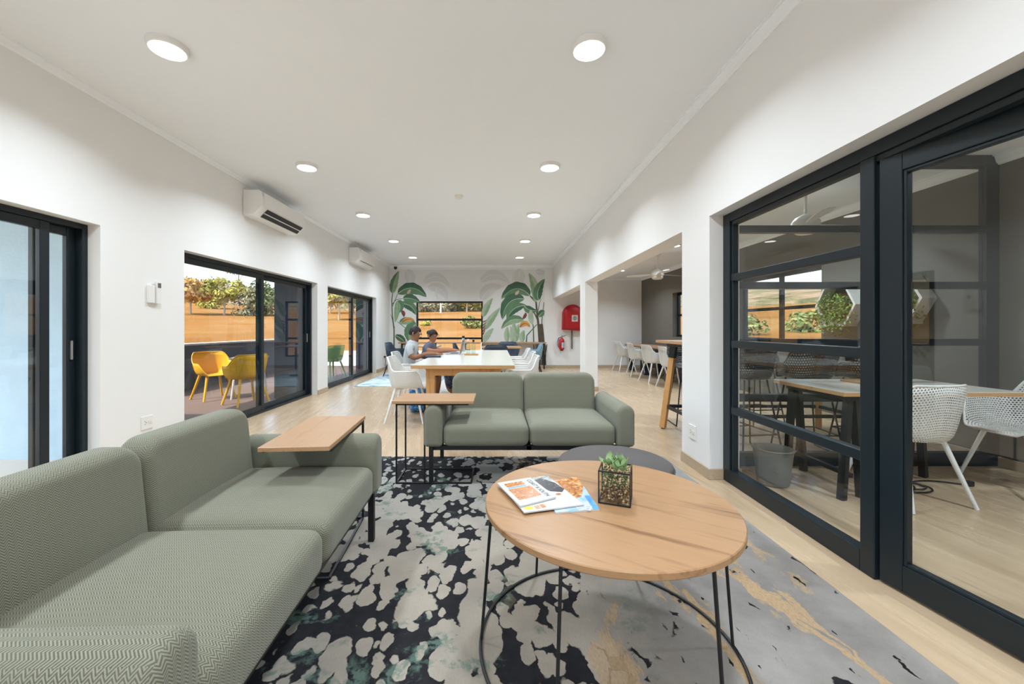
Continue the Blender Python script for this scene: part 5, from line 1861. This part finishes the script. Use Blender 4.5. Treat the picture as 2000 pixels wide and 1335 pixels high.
# person in the pale tee: seated, facing +x, arms on the table
p1 = thing('person', 'person in a pale grey tee seated in profile at the work table', 'person', (-1.36, 6.32, 0))
nd = {'pelvis': ((-.03, 0, .53), (.15, .12)), 'belly': ((-.02, 0, .66), (.135, .105)), 'chest': ((.02, 0, .82), (.155, .11)), 'collar': ((.045, 0, .935), (.10, .08)),
      'neck': ((.065, 0, 1.0), .054), 'jaw': ((.098, 0, 1.058), .066), 'head': ((.088, 0, 1.115), .092), 'crown': ((.075, 0, 1.165), .078)}
ed = [('pelvis', 'belly', 1), ('belly', 'chest', 1), ('chest', 'collar', 1), ('collar', 'neck', 0), ('neck', 'jaw', 0), ('jaw', 'head', 0), ('head', 'crown', 0)]
for s, n_ in ((-1, 'r'), (1, 'l')):
    nd.update({n_ + 'sh': ((.03, s * .165, .905), .062), n_ + 'slv': ((.045, s * .195, .80), .060), n_ + 'elb': ((.10, s * .205, .735), .042), n_ + 'fore': ((.24, s * .18, .785), .038), n_ + 'wri': ((.36, s * .12, .795), .027),
               n_ + 'hip': ((.02, s * .09, .525), .095), n_ + 'knee': ((.44, s * .11, .50), .066), n_ + 'shin': ((.43, s * .11, .30), .052), n_ + 'ank': ((.40, s * .11, .085), .036), n_ + 'toe': ((.53, s * .12, .035), .033)})
    ed += [('collar', n_ + 'sh', 1), (n_ + 'sh', n_ + 'slv', 1), (n_ + 'slv', n_ + 'elb', 0), (n_ + 'elb', n_ + 'fore', 0), (n_ + 'fore', n_ + 'wri', 0),
           ('pelvis', n_ + 'hip', 2), (n_ + 'hip', n_ + 'knee', 2), (n_ + 'knee', n_ + 'shin', 0), (n_ + 'shin', n_ + 'ank', 0), (n_ + 'ank', n_ + 'toe', 2)]
    hand(nd, ed, n_, n_ + 'wri', (.415, s * .105, .790), (1, -s * .25, 0), (0, -s, 0), 0)
skin_body('body', nd, ed, [M['skin'], M['tee'], M['shorts']], p1)
face(p1, (.092, 0, 1.110), R(-12), 'skin', 'hair')

# person in the slate top: leaning over the table, turned towards the viewer
p2 = thing('person', 'person in a slate top and patterned skirt leaning over papers on the work table', 'person', (-1.28, 7.28, 0))
nd = {'pelvis': ((-.06, 0, .53), (.165, .13)), 'belly': ((-.01, -.01, .65), (.14, .11)), 'chest': ((.06, -.03, .78), (.155, .115)), 'collar': ((.10, -.05, .885), (.10, .08)),
      'neck': ((.125, -.065, .945), .05), 'jaw': ((.155, -.08, 1.0), .062), 'head': ((.14, -.075, 1.06), .09), 'crown': ((.125, -.07, 1.11), .076)}
ed = [('pelvis', 'belly', 1), ('belly', 'chest', 1), ('chest', 'collar', 1), ('collar', 'neck', 0), ('neck', 'jaw', 0), ('jaw', 'head', 0), ('head', 'crown', 0)]
for s, n_ in ((-1, 'r'), (1, 'l')):
    nd.update({n_ + 'sh': ((.09 + .03 * s, -.03 + s * .165, .855), .064), n_ + 'slv': ((.10 + .03 * s, -.03 + s * .205, .80), .062), n_ + 'elb': ((.19, -.03 + s * .235, .79), .045), n_ + 'fore': ((.36, -.03 + s * .17, .80), .04), n_ + 'wri': ((.50, -.02 + s * .10, .80), .027),
               n_ + 'hip': ((.0, s * .10, .52), .11), n_ + 'knee': ((.42, s * .12, .49), .10), n_ + 'shin': ((.45, s * .13, .28), .095), n_ + 'hem': ((.46, s * .13, .16), .085), n_ + 'ank': ((.45, s * .12, .075), .034), n_ + 'toe': ((.57, s * .13, .035), .033)})
    ed += [('collar', n_ + 'sh', 1), (n_ + 'sh', n_ + 'slv', 1), (n_ + 'slv', n_ + 'elb', 0), (n_ + 'elb', n_ + 'fore', 0), (n_ + 'fore', n_ + 'wri', 0),
           ('pelvis', n_ + 'hip', 2), (n_ + 'hip', n_ + 'knee', 2), (n_ + 'knee', n_ + 'shin', 2), (n_ + 'shin', n_ + 'hem', 2), (n_ + 'hem', n_ + 'ank', 0), (n_ + 'ank', n_ + 'toe', 0)]
    hand(nd, ed, n_, n_ + 'wri', (.555, -.015 + s * .085, .795), (1, -s * .3, 0), (0, -s, 0), 0)
skin_body('body', nd, ed, [M['skin2'], M['top2'], M['skirt']], p2)
face(p2, (.147, -.078, 1.055), R(-42), 'skin2', 'hair', True, True)
